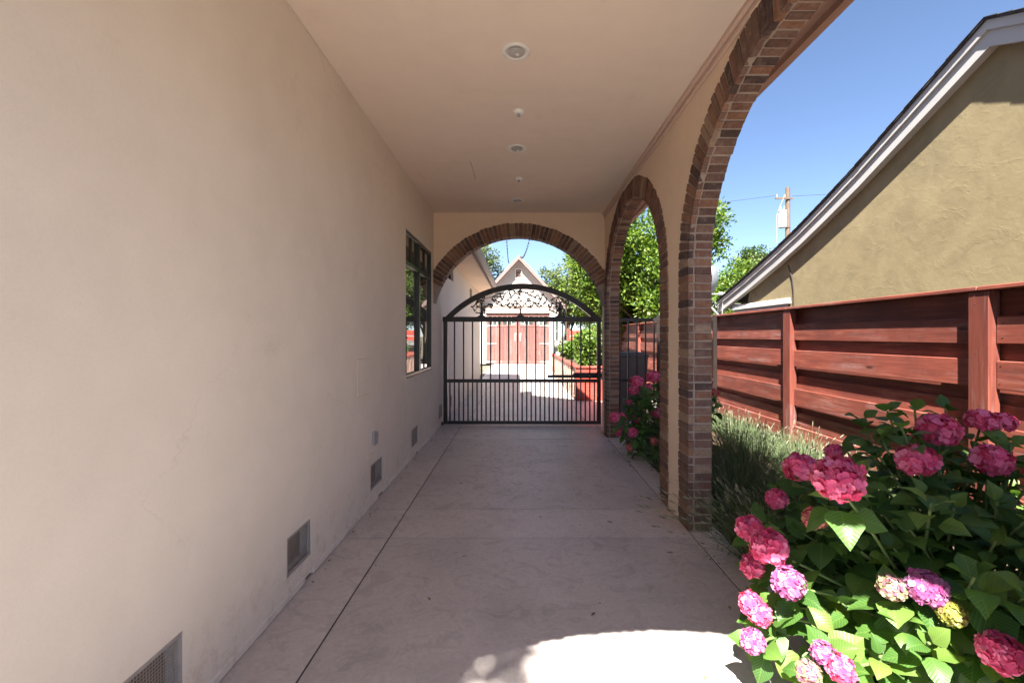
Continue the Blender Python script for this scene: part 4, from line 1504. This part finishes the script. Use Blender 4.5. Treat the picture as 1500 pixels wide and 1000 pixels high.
# ------------------------------------------------------------------ foliage
def leaf_cloud(name, centres, per, rad, lsize, mat, parent, seed, flat=0.0):
    """many small folded leaves around clump centres, one mesh"""
    rng = np.random.default_rng(seed)
    cs = np.repeat(np.array(centres), per, axis=0)
    n = len(cs)
    d = rng.normal(size=(n, 3))
    d /= np.linalg.norm(d, axis=1)[:, None]
    rr_ = rad * rng.random(n) ** 0.45
    rr_ = rr_ * rng.uniform(0.7, 1.25, n)
    pos = cs + d * rr_[:, None] * np.array([1, 1, 0.8])
    out = d + rng.normal(size=(n, 3)) * 0.55 + np.array([0, 0, 0.25])
    out /= np.linalg.norm(out, axis=1)[:, None]
    nr = rng.normal(size=(n, 3)) * 0.6 + np.array([0, 0, 0.9])
    side = np.cross(out, nr)
    side /= np.linalg.norm(side, axis=1)[:, None] + 1e-9
    nr = np.cross(side, out)
    L_ = lsize * rng.uniform(0.7, 1.3, n)[:, None]
    W_ = L_ * rng.uniform(0.22, 0.34, n)[:, None]
    base = pos
    tip = pos + out * L_ - nr * L_ * 0.18
    midp = pos + out * L_ * 0.5
    l_ = midp + side * W_ + nr * L_ * 0.08
    r_ = midp - side * W_ + nr * L_ * 0.08
    v = np.stack([base, l_, tip, r_], axis=1).reshape(-1, 3)
    me = bpy.data.meshes.new(name)
    me.vertices.add(4 * n)
    me.vertices.foreach_set('co', v.astype(np.float32).ravel())
    me.loops.add(6 * n)
    me.polygons.add(2 * n)
    b = (np.arange(n) * 4)[:, None]
    idx = np.concatenate([b + 0, b + 2, b + 1, b + 0, b + 3, b + 2], axis=1).ravel()
    me.loops.foreach_set('vertex_index', idx.astype(np.int32))
    me.polygons.foreach_set('loop_start', (np.arange(2 * n) * 3).astype(np.int32))
    me.polygons.foreach_set('loop_total', np.full(2 * n, 3, dtype=np.int32))
    me.materials.append(mat)
    me.update(calc_edges=True)
    me.validate()
    return link(name, me, parent)

def tree(label, base, height, crown_c, crown_r, nclump, per, lsize, mat, seed, trunk_r=0.14, cr=0.5, name='tree', lumps=7):
    rnd = random.Random(seed)
    t = empty(name, base, label, 'tree', 'trees around the yard')
    base = Vector(base)
    cc = Vector(crown_c)
    cl_ = []
    # big lumps that give the crown an uneven outline
    big = []
    for i in range(lumps):
        a = rnd.uniform(0, 2 * math.pi)
        h = rnd.uniform(-0.75, 0.8)
        rr_ = math.sqrt(max(0.05, 1 - h * h)) * rnd.uniform(0.45, 0.75)
        big.append((cc + Vector((crown_r[0] * rr_ * math.cos(a), crown_r[1] * rr_ * math.sin(a), crown_r[2] * h * 0.72)), rnd.uniform(0.34, 0.55)))
    big.append((cc, 0.6))
    while len(cl_) < nclump:
        b, s = rnd.choice(big)
        d = Vector((rnd.gauss(0, 1), rnd.gauss(0, 1), rnd.gauss(0, 1))).normalized()
        k = rnd.random() ** 0.35
        p = b + Vector((d.x * crown_r[0], d.y * crown_r[1], d.z * crown_r[2])) * s * k
        if p.z > 0.3:
            cl_.append(p)
    m_ = MB()
    top = Vector((cc.x, cc.y, cc.z + crown_r[2] * 0.5))
    tp = bez(base, (base.x + rnd.uniform(-.3, .3), base.y, cc.z * 0.5), top, 7)
    m_.tube(tp, [trunk_r * (1.25 - 1.05 * i / 7) for i in range(8)], 9)
    part('trunk', m_, M_BARK, t)
    for (b, s) in big[:-1]:
        f_ = rnd.uniform(0.3, 0.7)
        st_ = tp[int(f_ * 7)]
        lm = MB()
        lm.tube(bez(st_, (st_ + b) / 2 + Vector((0, 0, 0.25)), b, 5), [trunk_r * 0.5 * (1 - 0.8 * i / 5) for i in range(6)], 7)
        part('limb', lm, M_BARK, t)
    leaf_cloud('crown', [tuple(p) for p in cl_], per, cr, lsize, mat, t, seed)
    return t

tree('bright green leafy tree behind the red fence, framed by the far side arch', (4.9, 15.2, -0.05), 6.3, (4.4, 15.2, 3.25), (2.7, 2.6, 2.95), 620, 75, 0.13, M_TREE1, 11, 0.16, 0.36, 'leafy_tree', 12)
tree('grey green tree right of the garage gable', (3.1, 29, -0.05), 7, (3.3, 29, 4.1), (2.0, 2.0, 3.5), 300, 60, 0.16, M_TREE2, 12, 0.16, 0.42, 'leafy_tree', 9)
tree('tall pale green tree left of the garage gable behind the house eave', (-3.4, 35, -0.05), 8.5, (-3.4, 35, 5.4), (2.1, 2.1, 3.6), 280, 60, 0.17, M_TREE2, 13, 0.18, 0.45, 'leafy_tree', 9)
tree('dark green tree rising beside the utility pole above the neighbour roof', (17.0, 31.5, -0.05), 8, (16.9, 31.5, 5.2), (2.4, 2.2, 3.2), 260, 60, 0.17, M_TREE3, 14, 0.18, 0.45, 'leafy_tree', 9)
tree('small loose tree between the bright tree and the utility pole', (12.2, 24, -0.05), 5.4, (12.2, 24, 3.7), (1.6, 1.6, 2.2), 150, 60, 0.14, M_TREE2, 15, 0.12, 0.4, 'leafy_tree', 7)
tree('dense green tree behind the red fence right of the gate arch', (5.2, 22, -0.05), 6.4, (4.9, 22, 3.9), (2.3, 2.2, 3.2), 330, 65, 0.15, M_TREE1, 16, 0.16, 0.42, 'leafy_tree', 9)
tree('low green tree behind the satellite dish at the neighbour eave', (9.3, 17.5, -0.05), 4.4, (9.0, 17.5, 2.7), (1.6, 1.5, 1.7), 200, 65, 0.13, M_TREE1, 17, 0.12, 0.36, 'leafy_tree', 7)
tree('street tree in front of the carport that shades the driveway edge', (-4.9, -6.0, -0.05), 11.5, (-4.2, -5.2, 9.2), (3.0, 3.0, 2.5), 330, 55, 0.17, M_TREE3, 18, 0.2, 0.42, 'leafy_tree', 8)

# vegetables in the planter
vlab = ['tall leafy tomato plant at the near end of the red planter', 'leafy bush plant second from the near end of the red planter', 'leafy bush plant at the middle of the red planter',
        'low leafy plant past the middle of the red planter', 'low leafy plant at the far end of the red planter', 'tall leafy plant at the near right corner of the red planter']
for i, (x, y, h, r_) in enumerate(((1.75, 11.75, 0.85, 0.36), (1.95, 12.9, 0.95, 0.45), (2.0, 14.3, 0.75, 0.45), (1.9, 16.0, 0.55, 0.42), (1.9, 18.2, 0.42, 0.40), (2.25, 12.0, 1.2, 0.42))):
    t = empty('vegetable_plant', (x, y, 0.78), vlab[i], 'plant', 'plants growing in the red planter')
    rnd = random.Random(60 + i)
    cs, m = [], MB()
    for k in range(9):
        a = rnd.uniform(0, 6.283)
        q = Vector((x + r_ * rnd.random() * math.cos(a), y + r_ * rnd.random() * math.sin(a), 0.78 + h * rnd.uniform(0.75, 1.0)))
        pts = bez((x + rnd.uniform(-.1, .1), y + rnd.uniform(-.1, .1), 0.76), (x, y, 0.78 + h * 0.5), q, 5)
        m.tube(pts, 0.008, 5)
        cs += [tuple(p) for p in pts[1:]]
    part('stems', m, M_STEM, t)
    leaf_cloud('foliage', cs, 40, 0.17, 0.10, M_VEG, t, 300 + i)

# ------------------------------------------------------------------ hydrangeas
def leaf_mesh(seed):
    """ovate hydrangea leaf, unit length along +y, up +z"""
    rnd = random.Random(seed)
    nl, nw = 6, 2
    prof_w = [0.05, 0.29, 0.39, 0.385, 0.30, 0.15, 0.0]
    droop = rnd.uniform(0.12, 0.60)
    cup = rnd.uniform(0.02, 0.42)
    twist = rnd.uniform(-0.45, 0.45)
    side_bend = rnd.uniform(-0.10, 0.10)
    fat = rnd.uniform(0.86, 1.12)
    wav = rnd.uniform(0.015, 0.05)
    vv, uv = [], []
    for i in range(nl + 1):
        t = i / nl
        z0 = 0.10 * math.sin(math.pi * t * 0.6) - droop * t * t
        for j in range(-nw, nw + 1):
            s = j / nw
            wv = prof_w[i] * fat * (1 + (0.09 * rnd.uniform(-1, 1) if abs(j) == nw else 0))
            x = s * wv + side_bend * t * t
            z = z0 + cup * abs(s) * prof_w[i] + twist * s * prof_w[i] * t + (wav * rnd.uniform(-1, 1) if abs(j) == nw else 0)
            vv.append((x, t, z))
            uv.append((0.5 + 0.5 * x / 0.36, t))
    w_ = 2 * nw + 1
    ff = []
    for i in range(nl):
        for j in range(2 * nw):
            a = i * w_ + j
            if i == nl - 1:
                ff.append((a, a + 1, a + w_))
            else:
                ff.append((a, a + 1, a + w_ + 1, a + w_))
    return vv, ff, uv
LEAF_DATA = [leaf_mesh(500 + i) for i in range(16)]
def mesh_from(vv, ff, uv, mat, name):
    me = bpy.data.meshes.new(name)
    me.from_pydata(vv, [], ff)
    ul = me.uv_layers.new(name='UVMap')
    li = np.empty(len(me.loops), dtype=np.int32)
    me.loops.foreach_get('vertex_index', li)
    ul.data.foreach_set('uv', np.array(uv, dtype=np.float32)[li].ravel())
    me.materials.append(mat)
    me.polygons.foreach_set('use_smooth', [True] * len(me.polygons))
    me.update()
    return me
LEAF_ME = [mesh_from(a, b, c, M_HLEAF, 'leaf') for (a, b, c) in LEAF_DATA]

def flower_head(c, r, axis, mat, rnd, parent, label=None, dens=1.0):
    """mophead: florets of four rounded petals over a dome"""
    axis = Vector(axis).normalized()
    q = Vector((0, 0, 1)).rotation_difference(axis)
    m_ = MB()
    n_ = int(95 * dens)
    ga_ = math.pi * (3 - math.sqrt(5))
    fl = min(0.026, r * 0.30) * (1.0 if dens <= 1 else 0.8)
    for i in range(n_):
        z = 1 - 1.62 * (i + 0.5) / n_
        rad = math.sqrt(max(0, 1 - z * z))
        a = i * ga_ + rnd.uniform(-0.25, 0.25)
        d = Vector((rad * math.cos(a), rad * math.sin(a), z))
        bumpy = 1 + 0.07 * math.sin(3.1 * a + i) + rnd.uniform(-0.09, 0.07)
        p = Vector((d.x * r, d.y * r, d.z * r * 0.80)) * bumpy
        nn = (d + Vector((rnd.gauss(0, .28), rnd.gauss(0, .28), rnd.gauss(0, .28)))).normalized()
        s = nn.cross(Vector((rnd.uniform(-1, 1), rnd.uniform(-1, 1), rnd.uniform(-1, 1))))
        s.normalize()
        t = nn.cross(s)
        fz = fl * rnd.uniform(0.8, 1.2)
        vv, ff = [Vector((0, 0, 0))], []
        for k in range(4):
            b_ = k * math.pi / 2
            e1 = s * math.cos(b_) + t * math.sin(b_)
            e2 = -s * math.sin(b_) + t * math.cos(b_)
            up_ = nn * fz * rnd.uniform(0.05, 0.35)
            o = len(vv)
            vv += [e1 * fz * 0.55 + e2 * fz * 0.55 + nn * fz * 0.12, e1 * fz * 1.0 + e2 * fz * 0.42 + up_, e1 * fz * 1.08 + up_ * 1.2,
                   e1 * fz * 1.0 - e2 * fz * 0.42 + up_, e1 * fz * 0.55 - e2 * fz * 0.55 + nn * fz * 0.12]
            ff += [(0, o, o + 4), (o, o + 1, o + 3, o + 4), (o + 1, o + 2, o + 3)]
        m_.add([c + q @ (p + x) for x in vv], ff)
    # inner core behind the florets
    core = []
    for i in range(7):
        a = -0.75 + (i / 6) * (math.pi / 2 + 0.72)
        core.append((max(0.001, math.cos(a) * r * 0.80), math.sin(a) * r * 0.64))
    mm = MB()
    mm.lathe(core, (0, 0, 0), 12)
    m_.add([c + q @ Vector(p) for p in mm.v], mm.f)
    o = part('flower_head', m_, mat, parent)
    if label:
        o['label'] = label
    return o

def hydrangea(label, base, heads, rosettes, leaf_len, seed, max_leaf):
    rnd = random.Random(seed)
    t = empty('hydrangea_bush', base, label, 'shrub', 'pink hydrangeas in the bed')
    base = Vector(base)
    leaves = []
    def ros(p, axis, n_pairs, L0, topless):
        axis = axis.normalized()
        s = axis.cross(Vector((0.3, 0.2, 1))) if abs(axis.z) < 0.9 else axis.cross(Vector((1, 0.1, 0)))
        s.normalize()
        t_ = axis.cross(s)
        az0 = rnd.uniform(0, 6.28)
        for k in range(n_pairs):
            f_ = (k + (1 if topless else 0)) / max(1, n_pairs)
            for h_ in (0, 1):
                az = az0 + k * math.pi / 2 + h_ * math.pi + rnd.uniform(-.3, .3)
                el_ = R(48 - 62 * min(1, f_)) + rnd.uniform(-.25, .25)
                d = (s * math.cos(az) + t_ * math.sin(az)) * math.cos(el_) + axis * math.sin(el_)
                d = (d + Vector((0, 0, -0.10 + 0.1 * rnd.random()))).normalized()
                L_ = L0 * (0.55 + 0.55 * min(1, f_ + 0.25)) * rnd.uniform(0.8, 1.18)
                up_ = (axis * 0.75 + Vector((0, 0, 0.55)) + Vector((rnd.gauss(0, .2), rnd.gauss(0, .2), 0)))
                leaves.append((p - axis * (0.015 + 0.045 * k) + d * 0.02, d, up_, L_))
    tips = []
    for (c, r, mat, lab, dens) in heads:
        out = (c - base - Vector((0, 0, 0.25)))
        ax = (out.normalized() * 0.75 + Vector((0, -0.35, 0.65))).normalized()
        flower_head(c, r, ax, mat, rnd, t, lab, dens)
        tip = c - ax * r * 0.6
        tips.append((tip, ax))
        ros(tip - ax * (0.05 + r * 0.25), ax, 3, leaf_len, True)
    for p in rosettes:
        out = (p - base - Vector((0, 0, 0.30)))
        ax = (out.normalized() * 0.6 + Vector((0, -0.1, 0.75)) + Vector((rnd.gauss(0, .15), rnd.gauss(0, .15), 0))).normalized()
        tips.append((p, ax))
        ros(p, ax, rnd.choice((3, 3, 4)), leaf_len * rnd.uniform(0.85, 1.15), False)
    for (tip, ax) in tips:
        b0 = base + Vector((rnd.uniform(-.22, .22), rnd.uniform(-.22, .22), 0))
        m_ = MB()
        mid_ = b0.lerp(tip, 0.55) + Vector((0, 0, 0.12)) - ax * 0.05
        m_.tube(bez(b0, mid_, tip, 6), [0.009, 0.0085, 0.008, 0.007, 0.0065, 0.006, 0.005], 6)
        part('stem', m_, M_STEM, t, True, True)
    eye = Vector((0, 0, HC))
    # those facing out towards the path show largest
    leaves.sort(key=lambda l: (l[0] - eye).length)
    stuff_v, stuff_f, stuff_uv = [], [], []
    for i, (p, d, up_, L_) in enumerate(leaves):
        y = d.normalized()
        x = y.cross(up_)
        if x.length < 1e-4:
            x = y.cross(Vector((1, 0, 0)))
        x.normalize()
        z = x.cross(y)
        M = Matrix((x * L_ * rnd.uniform(0.92, 1.12), y * L_, z * L_)).transposed()
        k = rnd.randrange(len(LEAF_ME))
        if i < max_leaf:
            o = bpy.data.objects.new('leaf', LEAF_ME[k])
            COL.objects.link(o)
            o.parent = t
            M4 = M.to_4x4()
            M4.translation = p - base
            o.matrix_basis = M4
        else:
            vv, ff, uv = LEAF_DATA[k]
            o_ = len(stuff_v)
            stuff_v += [tuple(p + M @ Vector(q)) for q in vv]
            stuff_f += [tuple(a + o_ for a in f) for f in ff]
            stuff_uv += uv
    if stuff_v:
        so = link('leaves', mesh_from(stuff_v, stuff_f, stuff_uv, M_HLEAFS, 'leaves'), t)
        so['kind'] = 'stuff'
    return t

H1 = [(1171.6, 684, 24, 2.35, M_PETR), (1226.6, 700, 41, 1.75, M_PETR), (1222, 661, 14, 2.5, M_PETR), (1137.7, 729.5, 17, 2.45, M_PETR),
      (1192.8, 759, 18, 2.1, M_PETS), (1097.7, 773, 20, 2.3, M_PETR), (1125.4, 800, 30, 2.05, M_PETR), (1102.5, 828.5, 18, 2.15, M_PETR),
      (1155, 853.5, 25, 1.95, M_PETL), (1099, 883, 18, 2.05, M_PETR), (1113, 899, 18, 2.0, M_PETR), (1102.5, 938.5, 19, 1.95, M_PETL),
      (1206, 955, 18, 1.75, M_PETL), (1231, 978, 21, 1.7, M_PETR), (1184, 985, 19, 1.75, M_PETP), (1306.8, 860, 20, 1.8, M_PETP),
      (1357.4, 860, 30, 1.75, M_PETL), (1394, 897.6, 20, 1.7, M_PETY), (1466.5, 954.8, 33, 1.6, M_PETR), (1375, 630, 29, 2.3, M_PETR),
      (1343, 673.5, 30, 2.15, M_PETR), (1452.5, 673.5, 27, 2.2, M_PETR), (1439, 616, 22, 2.35, M_PETR), (1469, 618, 18, 2.4, M_PETR)]
HLAB = {2: 'small red pink bud head above the largest bloom', 1: 'largest crimson pink mophead', 17: 'yellow green unopened flower head', 14: 'pale pink head with green centres', 15: 'green and pink half opened head'}
heads1 = []
for i, (px, py, rp, yy, mt) in enumerate(H1):
    heads1.append((at(px, py, yy), (0.80 if rp < 30 else 0.74) * rp * yy / F_PX, mt, HLAB.get(i), 1.5 if mt in (M_PETP, M_PETY, M_PETL) else (1.5 if rp > 35 else 1.0)))
rnd = random.Random(21)
ros1 = []
cen, rad_ = Vector((2.22, 2.25, 0.42)), Vector((0.98, 0.82, 0.74))
tries = 0
while len(ros1) < 165 and tries < 20000:
    tries += 1
    d = Vector((rnd.gauss(0, 1), rnd.gauss(0, 1), rnd.gauss(0, 1))).normalized()
    if d.z < -0.45 or (d.y > 0.55 and rnd.random() < 0.7):
        continue
    k = rnd.uniform(0.72, 1.0)
    p = cen + Vector((d.x * rad_.x, d.y * rad_.y, d.z * rad_.z)) * k
    if p.z < 0.12 or p.x < 1.18:
        continue
    if any((p - q).length < 0.095 for q in ros1):
        continue
    ok = True
    for (c, r, *_r) in heads1:                           # keep leaves from standing in front of the blooms
        v = c - Vector((0, 0, HC))
        tpar = (p - Vector((0, 0, HC))).dot(v) / v.dot(v)
        if tpar < 1.02 and ((p - Vector((0, 0, HC))) - v * tpar).length < r + 0.055:
            ok = False
    if ok:
        ros1.append(p)
inner = 0
while inner < 110:
    d = Vector((rnd.gauss(0, 1), rnd.gauss(0, 1), rnd.gauss(0, 1))).normalized()
    p = cen + Vector((d.x * rad_.x, d.y * rad_.y, d.z * rad_.z)) * rnd.uniform(0.35, 0.78)
    if p.z > 0.15 and p.x > 1.3:
        ros1.append(p)
        inner += 1
ros1 += [at(1262, 612, 2.45), at(1300, 602, 2.35), at(1340, 600, 2.4), at(1385, 598, 2.5), at(1290, 640, 2.25), at(1320, 625, 2.2)]
hydrangea('large hydrangea bush with pink, lilac and green mopheads in the near arch', (2.15, 2.25, 0.0), heads1, ros1, 0.122, 31, 300)

H2 = [(933, 559, 10.5), (929, 571, 9), (958, 552, 11), (957, 578, 8.5), (949, 567, 6), (921.5, 588.6, 5.5), (900, 611, 8), (910, 612, 8), (933, 614, 7), (963, 604, 9),
      (908.6, 631, 8), (927, 633, 7.5), (923.6, 654, 6.5), (958, 646, 6.5), (1047, 574, 6.5)]
heads2 = []
r2 = random.Random(5)
for (px, py, rp) in H2:
    yy = r2.uniform(5.55, 6.1)
    heads2.append((at(px, py, yy), 0.85 * rp * yy / F_PX, M_PETS if rp == 6.5 else M_PETR, None, 0.8))
ros2 = []
cen, rad_ = Vector((1.98, 6.0, 0.45)), Vector((0.62, 0.62, 0.62))
while len(ros2) < 50:
    d = Vector((r2.gauss(0, 1), r2.gauss(0, 1), r2.gauss(0, 1))).normalized()
    p = cen + Vector((d.x * rad_.x, d.y * rad_.y, d.z * rad_.z)) * r2.uniform(0.7, 1.0)
    if p.z > 0.12:
        ros2.append(p)
ros2 += [at(1046, 590, 5.9), at(1049, 578, 6.0)]
hydrangea('hydrangea bush with pink mopheads seen through the far side arch', (1.95, 6.0, 0.0), heads2, ros2, 0.125, 33, 200)

# ------------------------------------------------------------------ lavender
def blade_mesh(base, n, h, spread, seed, lean=(0, 0), w_=0.0019, spikes=True):
    rng = random.Random(seed)
    m_, sp_ = MB(), MB()
    for i in range(n):
        a = rng.uniform(0, 6.283)
        rr_ = abs(rng.gauss(0, 0.5)) * spread
        rb = rng.random() * 0.16
        b = Vector(base) + Vector((rb * math.cos(a), rb * math.sin(a), 0))
        hh = h * rng.uniform(0.55, 1.1)
        tip = b + Vector((math.cos(a) * rr_ + lean[0] * rng.uniform(.3, 1.2), math.sin(a) * rr_ + lean[1] * rng.uniform(.3, 1.2), hh * (1 - 0.35 * min(1, rr_ / max(spread, 0.01)))))
        midp = b.lerp(tip, 0.5) + Vector((0, 0, hh * 0.18))
        pts = bez(b, midp, tip, 4)
        view = Vector((rng.uniform(-1, 1), rng.uniform(-1, 1), 0.1)).normalized()
        vv, ff = [], []
        for k, p in enumerate(pts):
            wk = w_ * (1.0 - 0.55 * k / 4)
            vv += [p - view * wk, p + view * wk]
        for k in range(4):
            ff.append((2 * k, 2 * k + 1, 2 * k + 3, 2 * k + 2))
        m_.add(vv, ff)
        if i % 3 == 0:
            for _ in range(5):                            # narrow leaves low on the stem
                p = b.lerp(pts[2], rng.uniform(0.1, 1.0))
                d = Vector((rng.gauss(0, 1), rng.gauss(0, 1), rng.uniform(0.3, 1.4))).normalized() * rng.uniform(0.05, 0.11)
                s_ = d.cross(Vector((rng.gauss(0, 1), rng.gauss(0, 1), rng.gauss(0, 1)))).normalized() * 0.0035
                m_.add([p, p + d * 0.5 + s_, p + d, p + d * 0.5 - s_], [(0, 1, 2, 3)])
        if spikes and rng.random() < (0.4 if lean[0] < -0.2 else 0.13):
            d = (pts[-1] - pts[-2]).normalized()
            L_ = rng.uniform(0.03, 0.06)
            sp_.tube([tip - d * 0.005, tip + d * L_ * 0.4, tip + d * L_], [0.002, 0.0055, 0.002], 4)
    return m_, sp_
lav_fence = [((3.35, 4.0 + 0.62 * k), 0.46, 0.36, (-0.05, 0), 'low grassy lavender tuft along the foot of the red fence') for k in range(7)]
lav = lav_fence + [((1.74, 3.22), 0.62, 0.46, (-0.34, 0.0), 'grassy lavender clump spilling over the pavement in front of the brick pier'),
       ((2.25, 3.75), 0.66, 0.50, (0, 0), 'lavender clump between the brick pier and the near hydrangea'),
       ((1.95, 4.2), 0.64, 0.48, (-0.05, 0), 'lavender clump close behind the brick pier'),
       ((2.7, 4.1), 0.70, 0.50, (0.05, 0), 'lavender clump at the foot of the red fence, nearest the hydrangea'),
       ((2.45, 4.75), 0.78, 0.50, (0, 0), 'tall lavender clump in the middle of the bed behind the pier'),
       ((3.05, 5.0), 0.70, 0.46, (0, 0), 'lavender clump against the red fence post'),
       ((1.85, 5.05), 0.60, 0.46, (-0.12, -0.05), 'lavender clump below the far hydrangea at the pavement edge'),
       ((2.7, 5.7), 0.75, 0.45, (0, 0), 'farthest lavender clump beside the red fence')]
for i, ((x, y), h, sp_r, ln, lab) in enumerate(lav):
    t = empty('lavender_plant', (x, y, 0.0), lab, 'plant', 'lavender in the bed by the arcade' if i >= len(lav_fence) else 'low lavender tufts along the fence foot')
    a, b = blade_mesh((x, y, -0.01), 480 if i < 9 else 600, h * 0.84, sp_r * 1.3, 80 + i, ln)
    part('foliage', a, M_LAV, t)
    part('flower_spikes', b, M_SPIKE, t)['kind'] = 'stuff'

# ------------------------------------------------------------------ fallen leaves and petals along the pavement edge
rnd = random.Random(77)
m = MB()
for i in range(150):
    if i < 90:
        x, y = rnd.uniform(1.2, 1.64), rnd.uniform(1.4, 7.6)
        if rnd.random() < 0.4:
            x = 1.4 + rnd.gauss(0, 0.03)
    elif i < 125:
        x, y = XL + 0.03 + abs(rnd.gauss(0, 0.05)), rnd.uniform(1.2, 8.0)
    else:
        x, y = rnd.uniform(-1.2, 1.3), rnd.uniform(1.5, 8.0)
    L_ = rnd.uniform(0.008, 0.022)
    a = rnd.uniform(0, 6.283)
    d = Vector((math.cos(a), math.sin(a), 0)) * L_
    s_ = Vector((-d.y, d.x, 0)) * rnd.uniform(0.3, 0.5)
    p = Vector((x, y, 0.003))
    h1, h2 = Vector((0, 0, rnd.uniform(0.001, 0.008))), Vector((0, 0, rnd.uniform(0.001, 0.006)))
    m.add([p - d, p + s_ + h1, p + d + h2, p - s_ + h1], [(0, 1, 2), (0, 2, 3)])
M_LITTER = leaf_mat('dry_leaf_litter', (0.10, 0.06, 0.035), (0.17, 0.11, 0.06), (0.26, 0.18, 0.09), 0.1, 0.8, False, 0.1)
tag(part('leaf_litter', m, M_LITTER), 'scattered dry leaf bits along the pavement edges', kind='stuff')
